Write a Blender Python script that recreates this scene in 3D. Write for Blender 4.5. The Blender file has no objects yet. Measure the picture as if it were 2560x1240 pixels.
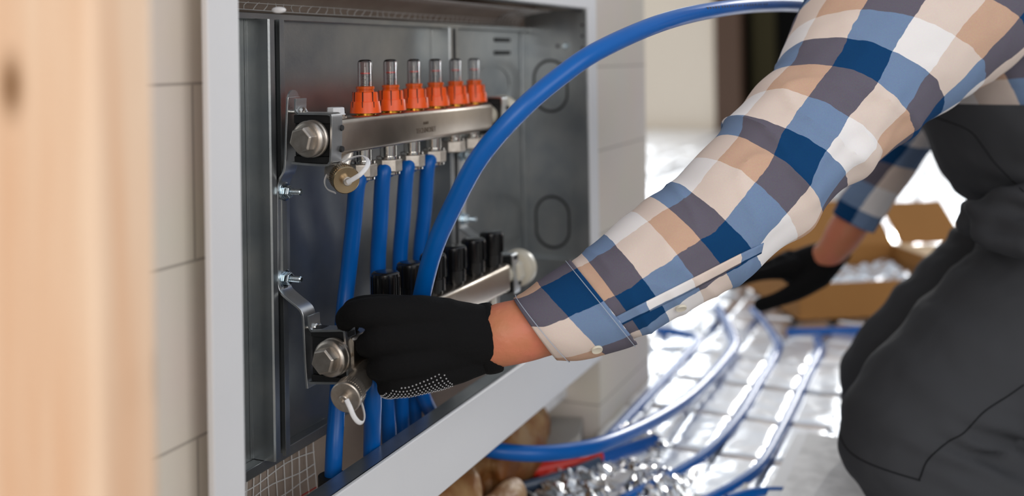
import bpy, bmesh, math, random
from mathutils import Vector, Matrix, noise
from mathutils.bvhtree import BVHTree
random.seed(7)
D = bpy.data
COL = bpy.context.scene.collection
SC = bpy.context.scene
# ------------------------------------------------------------------ camera
FPX = 2596.0; CX, CY = 1280.0, 147.0
TH = math.radians(23.5); ROLL = 0.015; CAMZ = 0.6
cF = Vector((math.cos(TH), math.sin(TH), 0)); R0 = Vector((math.sin(TH), -math.cos(TH), 0)); U0 = Vector((0, 0, 1))
cR = R0*math.cos(ROLL) - U0*math.sin(ROLL); cU = R0*math.sin(ROLL) + U0*math.cos(ROLL)
CAM = Vector((0, 0, CAMZ))
cam = D.cameras.new('camera'); camo = D.objects.new('camera', cam); COL.objects.link(camo)
camo.matrix_world = Matrix((( cR.x, cU.x, -cF.x, CAM.x), (cR.y, cU.y, -cF.y, CAM.y), (cR.z, cU.z, -cF.z, CAM.z), (0, 0, 0, 1)))
cam.sensor_width = 36; cam.lens = FPX*36/2560; cam.shift_y = (CY-620)/2560
cam.clip_start = 0.05; cam.clip_end = 60
cam.dof.use_dof = True; cam.dof.focus_distance = 0.97; cam.dof.aperture_fstop = 2.8
SC.camera = camo
# ------------------------------------------------------------------ world, lights, exposure
SC.view_settings.view_transform = 'Standard'; SC.view_settings.look = 'None'
SC.view_settings.gamma = 1; SC.view_settings.exposure = 0.14
w = D.worlds.new('world'); SC.world = w; w.use_nodes = True
wn = w.node_tree.nodes; wl = w.node_tree.links; wn.clear()
wo = wn.new('ShaderNodeOutputWorld'); wb = wn.new('ShaderNodeBackground'); wr = wn.new('ShaderNodeValToRGB')
wt = wn.new('ShaderNodeTexCoord'); ws = wn.new('ShaderNodeSeparateXYZ'); wm = wn.new('ShaderNodeMapRange')
wl.new(wt.outputs['Generated'], ws.inputs[0]); wl.new(ws.outputs[2], wm.inputs[0]); wm.inputs[1].default_value = -1; wm.inputs[2].default_value = 1
wl.new(wm.outputs[0], wr.inputs[0]); wl.new(wr.outputs[0], wb.inputs[0]); wl.new(wb.outputs[0], wo.inputs[0])
e = wr.color_ramp.elements; e[0].position = 0.3; e[0].color = (.20, .19, .18, 1); e[1].position = 0.75; e[1].color = (.80, .86, .95, 1)
x_ = e.new(0.5); x_.color = (.62, .61, .60, 1)
wb.inputs[1].default_value = 0.62
def area(name, loc, target, size, power, color=(1, 1, 1), sy=None):
    l = D.lights.new(name, 'AREA'); l.energy = power; l.color = color; l.shape = 'RECTANGLE'; l.size = size; l.size_y = sy or size
    o = D.objects.new(name, l); COL.objects.link(o); o.location = loc
    o.rotation_euler = (Vector(target)-Vector(loc)).to_track_quat('-Z', 'Y').to_euler(); return o
area('window_light_side', (-.4, -2.6, 1.5), (1.0, .5, .4), 2.0, 30, (1.0, .98, .96), 1.6)
area('window_light_behind', (-2.2, -.7, 1.3), (.8, .5, .45), 1.8, 34, (1.0, .97, .94), 1.4)  # added fill for faces turned towards the camera: stud, end caps
area('window_light_left', (8.1, 2.8, 1.75), (2.0, .6, 0), 1.7, 48, (.93, .97, 1.0), 1.2)  # added lamp out of view, whitens the foil floor
area('window_light_right', (8.1, -.25, 1.75), (2.0, .1, 0), 1.8, 52, (.93, .97, 1.0), 1.2)  # second added lamp for the foil, also out of view
sun = D.lights.new('sun', 'SUN'); sun.energy = 1.1; sun.angle = 0.02; sun.color = (1, .97, .92)
so = D.objects.new('sun', sun); COL.objects.link(so); so.rotation_euler = Vector((-6.3, .38, -1.75)).to_track_quat('-Z', 'Y').to_euler(); so.location = (4, -3, 4)

# ------------------------------------------------------------------ placement helpers
def ray(px, py): return cR*((px-CX)/FPX) + cU*((CY-py)/FPX) + cF
def P(px, py, Z): return CAM + ray(px, py)*Z
def PY(px, py, y): r = ray(px, py); return CAM + r*(y/r.y)
def PX(px, py, x): r = ray(px, py); return CAM + r*(x/r.x)
def PZ(px, py, z): r = ray(px, py); return CAM + r*((z-CAMZ)/r.z)

# ------------------------------------------------------------------ materials
def srgb(r, g, b):
    f = lambda v: (v/255/12.92) if v/255 <= .04045 else ((v/255+.055)/1.055)**2.4
    return (f(r), f(g), f(b), 1)
def mat(name, col, rough=.5, metal=0, spec=.5, noise_=None, bump=None, trans=0, coat=0, alt=None, ior=None):
    """noise_=(scale, amount) varies between col and alt; bump=(scale, strength)"""
    m = D.materials.new(name); m.use_nodes = True; nt = m.node_tree; b = nt.nodes['Principled BSDF']
    b.inputs['Base Color'].default_value = col; b.inputs['Roughness'].default_value = rough; b.inputs['Metallic'].default_value = metal
    b.inputs['Specular IOR Level'].default_value = spec
    if trans: b.inputs['Transmission Weight'].default_value = trans
    if ior: b.inputs['IOR'].default_value = ior
    if coat: b.inputs['Coat Weight'].default_value = coat; b.inputs['Coat Roughness'].default_value = .08
    tc = nt.nodes.new('ShaderNodeTexCoord')
    if alt:
        n = nt.nodes.new('ShaderNodeTexNoise'); n.inputs['Scale'].default_value = noise_[0]; n.inputs['Detail'].default_value = 6
        r = nt.nodes.new('ShaderNodeValToRGB'); r.color_ramp.elements[0].position = .5-noise_[1]; r.color_ramp.elements[1].position = .5+noise_[1]
        r.color_ramp.elements[0].color = col; r.color_ramp.elements[1].color = alt
        nt.links.new(tc.outputs['Object'], n.inputs['Vector']); nt.links.new(n.outputs['Fac'], r.inputs[0]); nt.links.new(r.outputs[0], b.inputs['Base Color'])
    if bump:
        n2 = nt.nodes.new('ShaderNodeTexNoise'); n2.inputs['Scale'].default_value = bump[0]; n2.inputs['Detail'].default_value = 4
        bp = nt.nodes.new('ShaderNodeBump'); bp.inputs['Strength'].default_value = bump[1]; bp.inputs['Distance'].default_value = .002
        nt.links.new(tc.outputs['Object'], n2.inputs['Vector']); nt.links.new(n2.outputs['Fac'], bp.inputs['Height']); nt.links.new(bp.outputs[0], b.inputs['Normal'])
    return m
M = {}
M['galv'] = mat('galvanised_steel', srgb(146, 152, 156), .3, .9, noise_=(22, .25), alt=srgb(176, 178, 177), bump=(300, .05))
M['white'] = mat('white_powder_coat', srgb(220, 221, 224), .5, 0, noise_=(9, .4), alt=srgb(226, 227, 229), bump=(60, .06))
M['nickel'] = mat('nickel', srgb(220, 213, 204), .36, .9, noise_=(120, .3), alt=srgb(176, 166, 154), bump=(400, .05))
M['chrome'] = mat('chrome', srgb(215, 212, 206), .1, 1)
M['zinc'] = mat('zinc', srgb(200, 214, 222), .18, 1)
M['strap'] = mat('strap_steel', srgb(216, 219, 221), .3, .95, noise_=(60, .3), alt=srgb(196, 198, 198))
M['inox'] = mat('brushed_inox', srgb(196, 184, 170), .3, 1, noise_=(30, .3), alt=srgb(170, 158, 144), bump=(150, .06))
M['brass'] = mat('brass', srgb(214, 160, 60), .2, 1)
M['bronze'] = mat('bronze_nickel', srgb(168, 148, 118), .26, 1)
M['orange'] = mat('orange_plastic', srgb(240, 88, 14), .38)
M['orange2'] = mat('translucent_orange', srgb(250, 110, 20), .2, trans=.45)
M['glass'] = mat('clear_plastic', (1, 1, 1, 1), .02, trans=1, ior=1.45)
M['red'] = mat('red_marker', srgb(205, 40, 30), .4)
M['dark'] = mat('dark_print', srgb(40, 42, 48), .5)
M['slot'] = mat('slot_dark', srgb(40, 12, 5), .7)
M['blue'] = mat('blue_pipe', srgb(0, 92, 172), .34, 0, .35, noise_=(35, .35), alt=srgb(0, 85, 162), bump=(220, .03))
M['blackp'] = mat('black_plastic', srgb(14, 14, 15), .2, 0, .5)
M['rubber'] = mat('black_rubber', srgb(22, 23, 25), .6)
M['whitep'] = mat('white_plastic', srgb(225, 226, 228), .4)
M['cream'] = mat('cream_plastic', srgb(215, 208, 190), .35)
M['glove'] = mat('black_knit', srgb(17, 17, 18), .92, 0, .15, bump=(900, .35))
M['dots'] = mat('grip_dots', srgb(185, 185, 188), .5)
M['skin'] = mat('skin', srgb(184, 120, 84), .5, 0, .4, noise_=(38, .22), alt=srgb(200, 118, 92), bump=(160, .35))
M['trouser'] = mat('charcoal_cloth', srgb(56, 57, 60), .85, 0, .2, bump=(700, .15))
M['seam'] = mat('seam_thread', srgb(30, 31, 33), .9, 0, .1)
M['thread'] = mat('pale_thread', srgb(165, 175, 190), .9)
M['pine'] = mat('pine', srgb(228, 196, 166), .6)
M['wall'] = mat('plaster_block', srgb(212, 203, 193), .85)
M['farwall'] = mat('far_wall', srgb(246, 230, 208), .9)
M['plaster'] = mat('rough_plaster', srgb(182, 166, 152), .9, noise_=(14, .3), alt=srgb(154, 138, 126), bump=(60, .5))
M['mesh'] = mat('glass_fibre', srgb(232, 231, 229), .5)
M['meshred'] = mat('red_thread', srgb(190, 50, 50), .5)
M['foil'] = mat('foil', srgb(240, 242, 246), .3, .9, bump=(40, .3))
M['foil2'] = mat('foil_scrap', srgb(225, 226, 228), .22, 1, bump=(50, .15))
M['screed'] = mat('floor_screed', srgb(170, 165, 158), .9, noise_=(5, .3), alt=srgb(150, 146, 140))
M['foam'] = mat('pu_foam', srgb(156, 122, 78), .6, noise_=(24, .12), alt=srgb(124, 72, 24), bump=(60, .7))
M['card'] = mat('cardboard', srgb(166, 116, 58), .8, noise_=(8, .4), alt=srgb(156, 106, 50))
M['cardin'] = mat('cardboard_inner', srgb(232, 200, 160), .8)
M['board'] = mat('white_board', srgb(238, 238, 238), .7, noise_=(30, .12), alt=srgb(214, 214, 214), bump=(60, .2))
M['redgrip'] = mat('red_grip', srgb(200, 40, 25), .35)
M['bluegrey'] = mat('blue_grey_plastic', srgb(58, 72, 92), .3)
M['bluetool'] = mat('blue_tool', srgb(20, 84, 160), .35)
M['brown'] = mat('brown_door', srgb(92, 66, 48), .5)
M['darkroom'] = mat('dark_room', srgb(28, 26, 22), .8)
M['olive'] = mat('olive_cloth', srgb(74, 66, 36), .8)
M['hair'] = mat('hair', srgb(50, 36, 26), .6)
M['eye'] = mat('eye_white', srgb(230, 228, 224), .3)
M['stamp'] = mat('etched_stamp', srgb(120, 106, 92), .5, .6)
def wood_nodes(m):
    nt = m.node_tree; b = nt.nodes['Principled BSDF']; tc = nt.nodes.new('ShaderNodeTexCoord')
    mp = nt.nodes.new('ShaderNodeMapping'); mp.inputs['Scale'].default_value = (22, 22, 1.6)
    n = nt.nodes.new('ShaderNodeTexNoise'); n.inputs['Scale'].default_value = 1.6; n.inputs['Detail'].default_value = 5
    r = nt.nodes.new('ShaderNodeValToRGB'); r.color_ramp.elements[0].position = .3; r.color_ramp.elements[1].position = .68
    r.color_ramp.elements[0].color = srgb(222, 172, 132); r.color_ramp.elements[1].color = srgb(240, 212, 184)
    nt.links.new(tc.outputs['Object'], mp.inputs[0]); nt.links.new(mp.outputs[0], n.inputs['Vector']); nt.links.new(n.outputs['Fac'], r.inputs[0])
    # one knot on the face towards the camera, stretched along the grain
    kp = PX(28, 215, PY(235, 600, .34).x); mp2 = nt.nodes.new('ShaderNodeVectorMath'); mp2.operation = 'SUBTRACT'; mp2.inputs[1].default_value = kp
    mp3 = nt.nodes.new('ShaderNodeVectorMath'); mp3.operation = 'MULTIPLY'; mp3.inputs[1].default_value = (1, 1, .55); ln = nt.nodes.new('ShaderNodeVectorMath'); ln.operation = 'LENGTH'
    nt.links.new(tc.outputs['Object'], mp2.inputs[0]); nt.links.new(mp2.outputs[0], mp3.inputs[0]); nt.links.new(mp3.outputs[0], ln.inputs[0])
    r2 = nt.nodes.new('ShaderNodeValToRGB'); r2.color_ramp.elements[0].position = .0025; r2.color_ramp.elements[1].position = .010
    r2.color_ramp.elements[0].color = (1, 1, 1, 1); r2.color_ramp.elements[1].color = (0, 0, 0, 1)
    nt.links.new(ln.outputs['Value'], r2.inputs[0])
    mx = nt.nodes.new('ShaderNodeMix'); mx.data_type = 'RGBA'; mx.inputs['B'].default_value = srgb(134, 96, 60)
    nt.links.new(r2.outputs[0], mx.inputs['Factor']); nt.links.new(r.outputs[0], mx.inputs['A']); nt.links.new(mx.outputs['Result'], b.inputs['Base Color'])
wood_nodes(M['pine'])
def block_nodes(m, z0=.585, row=.133, base=(214, 206, 198)):
    nt = m.node_tree; b = nt.nodes['Principled BSDF']; tc = nt.nodes.new('ShaderNodeTexCoord')
    sx = nt.nodes.new('ShaderNodeSeparateXYZ'); cb = nt.nodes.new('ShaderNodeCombineXYZ'); ad = nt.nodes.new('ShaderNodeMath'); ad.operation = 'SUBTRACT'; ad.inputs[1].default_value = z0-row*8
    nt.links.new(tc.outputs['Object'], sx.inputs[0]); nt.links.new(sx.outputs[0], cb.inputs[0]); nt.links.new(sx.outputs[2], ad.inputs[0]); nt.links.new(ad.outputs[0], cb.inputs[1])
    br = nt.nodes.new('ShaderNodeTexBrick'); br.inputs['Scale'].default_value = 1; br.inputs['Brick Width'].default_value = .62; br.inputs['Row Height'].default_value = row
    br.inputs['Mortar Size'].default_value = .0016; br.inputs['Mortar Smooth'].default_value = .6
    br.inputs['Color1'].default_value = srgb(*base); br.inputs['Color2'].default_value = srgb(base[0]-4, base[1]-4, base[2]-5); br.inputs['Mortar'].default_value = srgb(180, 170, 160)
    nt.links.new(cb.outputs[0], br.inputs['Vector'])
    n = nt.nodes.new('ShaderNodeTexNoise'); n.inputs['Scale'].default_value = 9; n.inputs['Detail'].default_value = 4
    mx = nt.nodes.new('ShaderNodeMix'); mx.data_type = 'RGBA'; mx.blend_type = 'MULTIPLY'; mx.inputs['Factor'].default_value = .12
    nt.links.new(tc.outputs['Object'], n.inputs['Vector']); nt.links.new(br.outputs['Color'], mx.inputs['A']); nt.links.new(n.outputs['Color'], mx.inputs['B'])
    nt.links.new(mx.outputs['Result'], b.inputs['Base Color'])
block_nodes(M['wall'], base=(230, 220, 208))
def plaid(name, dim=1.0):
    """Three-stripe check: blue, tan, white both ways, read from the cloth's own UVs (one unit = one square)."""
    m = D.materials.new(name); m.use_nodes = True; nt = m.node_tree; b = nt.nodes['Principled BSDF']; N = nt.nodes.new; L = nt.links.new
    b.inputs['Roughness'].default_value = .9; b.inputs['Specular IOR Level'].default_value = .15
    uv = N('ShaderNodeUVMap'); uv.uv_map = 'UVMap'; s = N('ShaderNodeSeparateXYZ'); L(uv.outputs[0], s.inputs[0])
    nz = N('ShaderNodeTexNoise'); nz.inputs['Scale'].default_value = 2.5; L(uv.outputs[0], nz.inputs['Vector'])
    wob = N('ShaderNodeMath'); wob.operation = 'MULTIPLY_ADD'; wob.inputs[1].default_value = .10; wob.inputs[2].default_value = -.05; L(nz.outputs['Fac'], wob.inputs[0])
    def idx(o):
        a0 = N('ShaderNodeMath'); a0.operation = 'ADD'; L(o, a0.inputs[0]); L(wob.outputs[0], a0.inputs[1])
        a = N('ShaderNodeMath'); a.operation = 'DIVIDE'; a.inputs[1].default_value = 3; L(a0.outputs[0], a.inputs[0])
        f = N('ShaderNodeMath'); f.operation = 'FRACT'; L(a.outputs[0], f.inputs[0]); return f.outputs[0]
    fu, fv = idx(s.outputs[0]), idx(s.outputs[1])
    BB, BT, BW, TT, TW, WW = srgb(12, 60, 104), srgb(98, 94, 106), srgb(112, 134, 166), srgb(196, 162, 140), srgb(216, 200, 190), srgb(230, 227, 227)
    def ramp(cols):
        r = N('ShaderNodeValToRGB'); r.color_ramp.interpolation = 'CONSTANT'; el = r.color_ramp.elements
        el[0].position = 0; el[0].color = cols[0]; el[1].position = 1/3; el[1].color = cols[1]; x = el.new(2/3); x.color = cols[2]; L(fv, r.inputs[0]); return r.outputs[0]
    rs = [ramp((BB, BT, BW)), ramp((BT, TT, TW)), ramp((BW, TW, WW))]
    cur = rs[0]
    for th, r in ((1/3, rs[1]), (2/3, rs[2])):
        g = N('ShaderNodeMath'); g.operation = 'GREATER_THAN'; g.inputs[1].default_value = th; L(fu, g.inputs[0])
        mx = N('ShaderNodeMix'); mx.data_type = 'RGBA'; L(g.outputs[0], mx.inputs['Factor']); L(cur, mx.inputs['A']); L(r, mx.inputs['B']); cur = mx.outputs['Result']
    # woven thread speckle
    n2 = N('ShaderNodeTexNoise'); n2.inputs['Scale'].default_value = 40; n2.inputs['Detail'].default_value = 3; L(uv.outputs[0], n2.inputs['Vector'])
    ov = N('ShaderNodeMix'); ov.data_type = 'RGBA'; ov.blend_type = 'SOFT_LIGHT'; ov.inputs['Factor'].default_value = .25; L(cur, ov.inputs['A']); L(n2.outputs['Color'], ov.inputs['B'])
    hs = N('ShaderNodeHueSaturation'); hs.inputs['Saturation'].default_value = 1.0; L(ov.outputs['Result'], hs.inputs['Color']); L(hs.outputs[0], b.inputs['Base Color'])
    n3 = N('ShaderNodeTexNoise'); n3.inputs['Scale'].default_value = 90; L(uv.outputs[0], n3.inputs['Vector'])
    bp = N('ShaderNodeBump'); bp.inputs['Strength'].default_value = .15; bp.inputs['Distance'].default_value = .001; L(n3.outputs['Fac'], bp.inputs['Height']); L(bp.outputs[0], b.inputs['Normal'])
    return m
M['plaid'] = plaid('checked_cotton')

# ------------------------------------------------------------------ object helpers
def tag(o, label=None, cat=None, group=None, kind=None):
    if label: o['label'] = label
    if cat: o['category'] = cat
    if group: o['group'] = group
    if kind: o['kind'] = kind
    return o
def thing(name, loc, label, cat, group=None):
    o = D.objects.new(name, None); o.empty_display_size = .02; COL.objects.link(o); o.location = loc
    bpy.context.view_layer.update(); return tag(o, label, cat, group)
def link(o, parent=None):
    COL.objects.link(o)
    if parent is not None:
        o.parent = parent
        bpy.context.view_layer.update()
        o.matrix_parent_inverse = parent.matrix_world.inverted()
    return o
def obj(name, bm, m, parent=None, smooth=True, bevel=0, recalc=True):
    if recalc: bmesh.ops.recalc_face_normals(bm, faces=bm.faces)
    me = D.meshes.new(name); bm.to_mesh(me); bm.free(); me.materials.append(m)
    if smooth:
        for p in me.polygons: p.use_smooth = True
        try: me.set_sharp_from_angle(angle=math.radians(38))
        except Exception: pass
    o = D.objects.new(name, me); link(o, parent)
    if bevel:
        b = o.modifiers.new('bevel', 'BEVEL'); b.width = bevel; b.segments = 2; b.limit_method = 'ANGLE'; b.angle_limit = math.radians(38)
    return o
def evalmesh(o):
    dg = bpy.context.evaluated_depsgraph_get(); return D.meshes.new_from_object(o.evaluated_get(dg))
def NB(): return bmesh.new()
def box(bm, x0, x1, y0, y1, z0, z1):
    vs = [bm.verts.new((x, y, z)) for x in (x0, x1) for y in (y0, y1) for z in (z0, z1)]
    for f in ((0, 1, 3, 2), (4, 6, 7, 5), (0, 4, 5, 1), (2, 3, 7, 6), (0, 2, 6, 4), (1, 5, 7, 3)): bm.faces.new([vs[i] for i in f])
def obox(bm, c, ax, ay, az, hx, hy, hz):
    vs = [bm.verts.new(c+ax*(i*hx)+ay*(j*hy)+az*(k*hz)) for i in (-1, 1) for j in (-1, 1) for k in (-1, 1)]
    for f in ((0, 1, 3, 2), (4, 6, 7, 5), (0, 4, 5, 1), (2, 3, 7, 6), (0, 2, 6, 4), (1, 5, 7, 3)): bm.faces.new([vs[i] for i in f])
def perp(a):
    a = a.normalized(); r = Vector((0, 0, 1)) if abs(a.z) < .9 else Vector((1, 0, 0)); u = a.cross(r).normalized(); return u, a.cross(u).normalized()
def lathe(bm, base, axis, prof, seg=32, poly=None, rot=0):
    """prof: list of (distance along axis, radius); poly=6 makes hexagons"""
    axis = Vector(axis).normalized(); u, v = perp(axis); n = poly or seg; rings = []
    for h, r in prof:
        c = Vector(base)+axis*h
        rings.append([bm.verts.new(c+(u*math.cos(2*math.pi*i/n+rot)+v*math.sin(2*math.pi*i/n+rot))*max(r, 1e-5)) for i in range(n)])
    for a, b in zip(rings, rings[1:]):
        for i in range(n): bm.faces.new((a[i], a[(i+1) % n], b[(i+1) % n], b[i]))
    bm.faces.new(rings[0][::-1]); bm.faces.new(rings[-1])
def crom(pts, k=8):
    P_ = [2*pts[0]-pts[1]]+list(pts)+[2*pts[-1]-pts[-2]]; out = []
    for i in range(1, len(P_)-2):
        a, b, c, d = P_[i-1:i+3]
        for j in range(k):
            t = j/k; out.append(.5*((2*b)+(c-a)*t+(2*a-5*b+4*c-d)*t*t+(3*b-a-3*c+d)*t**3))
    out.append(pts[-1]*1); return out
def cromf(v, k=8):
    return [q.x for q in crom([Vector((a, 0, 0)) for a in v], k)]
def tube(bm, pts, r, seg=16, caps=True, flat=None, up=None, k=8, uv=None):
    """smooth tube; r number or list; flat=(a,b) ribbon half sizes with up hint"""
    path = crom([Vector(p) for p in pts], k) if k else [Vector(p) for p in pts]
    rr = (cromf(r, k) if k else list(r)) if isinstance(r, (list, tuple)) else [r]*len(path)
    n = len(path); T = [(path[min(i+1, n-1)]-path[max(i-1, 0)]).normalized() for i in range(n)]
    u = up if up is not None else perp(T[0])[0]; rings = []
    for i in range(n):
        u = (u-T[i]*u.dot(T[i])).normalized(); v = T[i].cross(u)
        if up is not None and flat is None: pass
        fa, fb = flat if flat else (rr[i], rr[i])
        rings.append([bm.verts.new(path[i]+u*math.cos(2*math.pi*j/seg)*fa+v*math.sin(2*math.pi*j/seg)*fb) for j in range(seg)])
    for a, b in zip(rings, rings[1:]):
        for j in range(seg): bm.faces.new((a[j], a[(j+1) % seg], b[(j+1) % seg], b[j]))
    if caps: bm.faces.new(rings[0][::-1]); bm.faces.new(rings[-1])
def blobchain(bm, sts, seg=14, k=4, dy=1.0):
    """sts: (px, py, Z, r_px): a rounded chain for bodies and gloves"""
    pts = [P(a, b, c) for a, b, c, d in sts]; rs = [d*c/FPX for a, b, c, d in sts]
    d0 = (pts[0]-pts[1]).normalized()*rs[0]; d1 = (pts[-1]-pts[-2]).normalized()*rs[-1]
    path = crom(pts, k); rr = cromf(rs, k)
    ex0 = [(path[0]+d0*math.sin(a), rr[0]*math.cos(a)) for a in (1.5, 1.1, .7, .35)]
    ex1 = [(path[-1]+d1*math.sin(a), rr[-1]*math.cos(a)) for a in (.35, .7, 1.1, 1.5)]
    allp = [p for p, _ in ex0]+path+[p for p, _ in ex1]; allr = [r for _, r in ex0]+rr+[r for _, r in ex1]
    tube(bm, allp, allr, seg, True, k=0)
def wchain(bm, sts, seg=20, k=4):
    """same, in world coordinates: (Vector, radius)"""
    pts = [Vector(p) for p, r in sts]; rs = [r for p, r in sts]
    d0 = (pts[0]-pts[1]).normalized()*rs[0]; d1 = (pts[-1]-pts[-2]).normalized()*rs[-1]
    path = crom(pts, k); rr = cromf(rs, k)
    ex0 = [(path[0]+d0*math.sin(a), rr[0]*math.cos(a)) for a in (1.5, 1.1, .7, .35)]
    ex1 = [(path[-1]+d1*math.sin(a), rr[-1]*math.cos(a)) for a in (.35, .7, 1.1, 1.5)]
    tube(bm, [p for p, _ in ex0]+path+[p for p, _ in ex1], [r for _, r in ex0]+rr+[r for _, r in ex1], seg, True, k=0)
def remesh(name, bm, m, parent, voxel, smooth=6, fn=None):
    """one continuous skin out of overlapping closed volumes"""
    bmesh.ops.recalc_face_normals(bm, faces=bm.faces)
    me = D.meshes.new(name); bm.to_mesh(me); bm.free(); t = D.objects.new(name+'_tmp', me); COL.objects.link(t)
    r = t.modifiers.new('r', 'REMESH'); r.mode = 'VOXEL'; r.voxel_size = voxel
    s = t.modifiers.new('s', 'SMOOTH'); s.iterations = smooth; s.factor = .5
    bpy.context.view_layer.update()
    em = evalmesh(t); D.objects.remove(t)
    if fn:
        ns = [v.normal.copy() for v in em.vertices]
        for v, n in zip(em.vertices, ns): v.co += n*fn(v.co, n)
    for p in em.polygons: p.use_smooth = True
    em.materials.clear(); em.materials.append(m); em.name = name
    return link(D.objects.new(name, em), parent)
def structure(o): o['kind'] = 'structure'; return o

# ================================================================== THE SETTING
XI0, XI1, XO0, XO1 = .643, 1.449, .607, 1.485     # cabinet frame: inner / outer x
YF, YW, YB = .506, .532, .610                      # frame face, wall face, back panel
ZT, ZTO, ZBi, ZBo = .672, .708, .222, .147
bm = NB(); box(bm, -1.5, 10, -5, 5, -.05, 0); structure(obj('floor', bm, M['screed'], smooth=False))
bm = NB()
box(bm, -1.5, .632, YW, .70, 0, 2.6); box(bm, .632, 1.548, YW, .70, .695, 2.6); box(bm, 1.548, 1.83, YW, .70, 0, 2.6); box(bm, .632, 1.548, .635, .70, 0, .695)
structure(obj('wall_left', bm, M['wall'], smooth=False))
# rough backing inside the cut-out
bm = NB(); box(bm, .633, 1.547, .628, .6348, 0, .694); structure(obj('wall_recess', bm, M['plaster'], smooth=False))
# far wall with doorway, plus unseen openings added to light the foil
XF = 8.2
yl = PX(1789, 200, XF).y; yr = yl-1.0
bm = NB(); box(bm, XF, XF+.15, yl, 1.95, 0, 2.6); box(bm, XF, XF+.15, 3.65, 5, 0, 2.6); box(bm, XF, XF+.15, 1.95, 3.65, 0, 1.15); box(bm, XF, XF+.15, 1.95, 3.65, 2.35, 2.6)
box(bm, XF, XF+.15, .65, yr, 0, 2.6); box(bm, XF, XF+.15, -5, -1.15, 0, 2.6); box(bm, XF, XF+.15, -1.15, .65, 0, 1.15); box(bm, XF, XF+.15, -1.15, .65, 2.35, 2.6)
box(bm, XF, XF+.15, yr, yl, 2.1, 2.6)
structure(obj('wall_back', bm, M['farwall'], smooth=False))
for wi, (wy0, wy1) in enumerate(((1.95, 3.65), (-1.15, .65))):  # frames of the unseen openings, added for the foil's reflections
    bm = NB(); box(bm, XF+.02, XF+.08, wy0, wy0+.05, 1.15, 2.35); box(bm, XF+.02, XF+.08, wy1-.05, wy1, 1.15, 2.35); box(bm, XF+.02, XF+.08, (wy0+wy1)/2-.025, (wy0+wy1)/2+.025, 1.2, 2.3); box(bm, XF+.02, XF+.08, wy0+.05, wy1-.05, 1.15, 1.2); box(bm, XF+.02, XF+.08, wy0+.05, wy1-.05, 2.3, 2.35)
    structure(obj('window_%d' % (wi+1), bm, M['white'], smooth=False))
d = D.objects.new('door_1', None); COL.objects.link(d); d.location = (XF, (yl+yr)/2, 0); structure(d); bpy.context.view_layer.update()
bm = NB(); yj = PX(1852, 200, XF).y
box(bm, XF-.02, XF+.15, yj, yl, 0, 2.1); box(bm, XF-.02, XF+.15, yr, yr+.06, 0, 2.1); box(bm, XF-.02, XF+.15, yr, yl, 2.04, 2.1)
obj('door_frame', bm, M['brown'], d, smooth=False)
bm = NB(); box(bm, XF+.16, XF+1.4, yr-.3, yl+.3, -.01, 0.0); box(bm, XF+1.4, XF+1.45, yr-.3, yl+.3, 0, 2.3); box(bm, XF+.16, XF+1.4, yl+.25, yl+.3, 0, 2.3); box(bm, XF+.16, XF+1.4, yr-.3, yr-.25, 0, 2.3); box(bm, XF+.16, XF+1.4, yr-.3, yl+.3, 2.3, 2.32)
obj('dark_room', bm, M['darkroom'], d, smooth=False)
bm = NB()
yc0 = PX(1885, 200, XF+.5).y; yc1 = PX(1935, 200, XF+.5).y
for i in range(24):
    t = i/23; yy = yc0+(yc1-yc0)*t; lathe(bm, (XF+.5+.02*math.sin(i*1.9), yy, .1), (0, 0, 1), [(0, .02), (1.9, .02)], 8)
obj('curtain', bm, M['olive'], d)

# foreground timber stud (far out of focus)
YS = .34
tx0 = PY(235, 600, YS).x; tx1 = PY(398, 600, YS).x
bm = NB(); box(bm, tx0, tx1, YS, YS+.12, 0, 2.5)
o = obj('timber_stud', bm, M['pine'], bevel=.006); tag(o, 'pale pine timber stud with a dark knot standing in the near left foreground', 'timber')

# ================================================================== FLOOR INSULATION
def pil(x, y):
    """quilted foil: flat pillows between pressed grooves"""
    cx, cy = (x/.168) % 1, ((y-.040)/.0765) % 1
    ex = min(cx, 1-cx)*.168; ey = min(cy, 1-cy)*.0765
    e = min(ex, ey); h = .014*(1-math.exp(-(e/.006)**2))
    nn = noise.noise(Vector((x*9, y*9, .3)))*.004+noise.noise(Vector((x*34, y*34, 1.3)))*.0018+abs(noise.noise(Vector((x*80, y*80, 3.3))))*.0009
    return .003+h+nn*(.35+min(e/.008, 1)*.65)
def sheet(name, x0, x1, y0, y1, step, m):
    bm = NB(); nx = int((x1-x0)/step); ny = int((y1-y0)/step); g = []
    for i in range(nx+1):
        row = []
        for j in range(ny+1):
            x = x0+(x1-x0)*i/nx; y = y0+(y1-y0)*j/ny; row.append(bm.verts.new((x, y, pil(x, y))))
        g.append(row)
    for i in range(nx):
        for j in range(ny): bm.faces.new((g[i][j], g[i+1][j], g[i+1][j+1], g[i][j+1]))
    for a, b in ((g[0], 0), (g[-1], 0), ([r[0] for r in g], 0), ([r[-1] for r in g], 0)):
        lo = [bm.verts.new((v.co.x, v.co.y, 0)) for v in a]
        for p, q, r_, s in zip(a, a[1:], lo[1:], lo): bm.faces.new((p, q, r_, s))
    return obj(name, bm, m)
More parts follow.
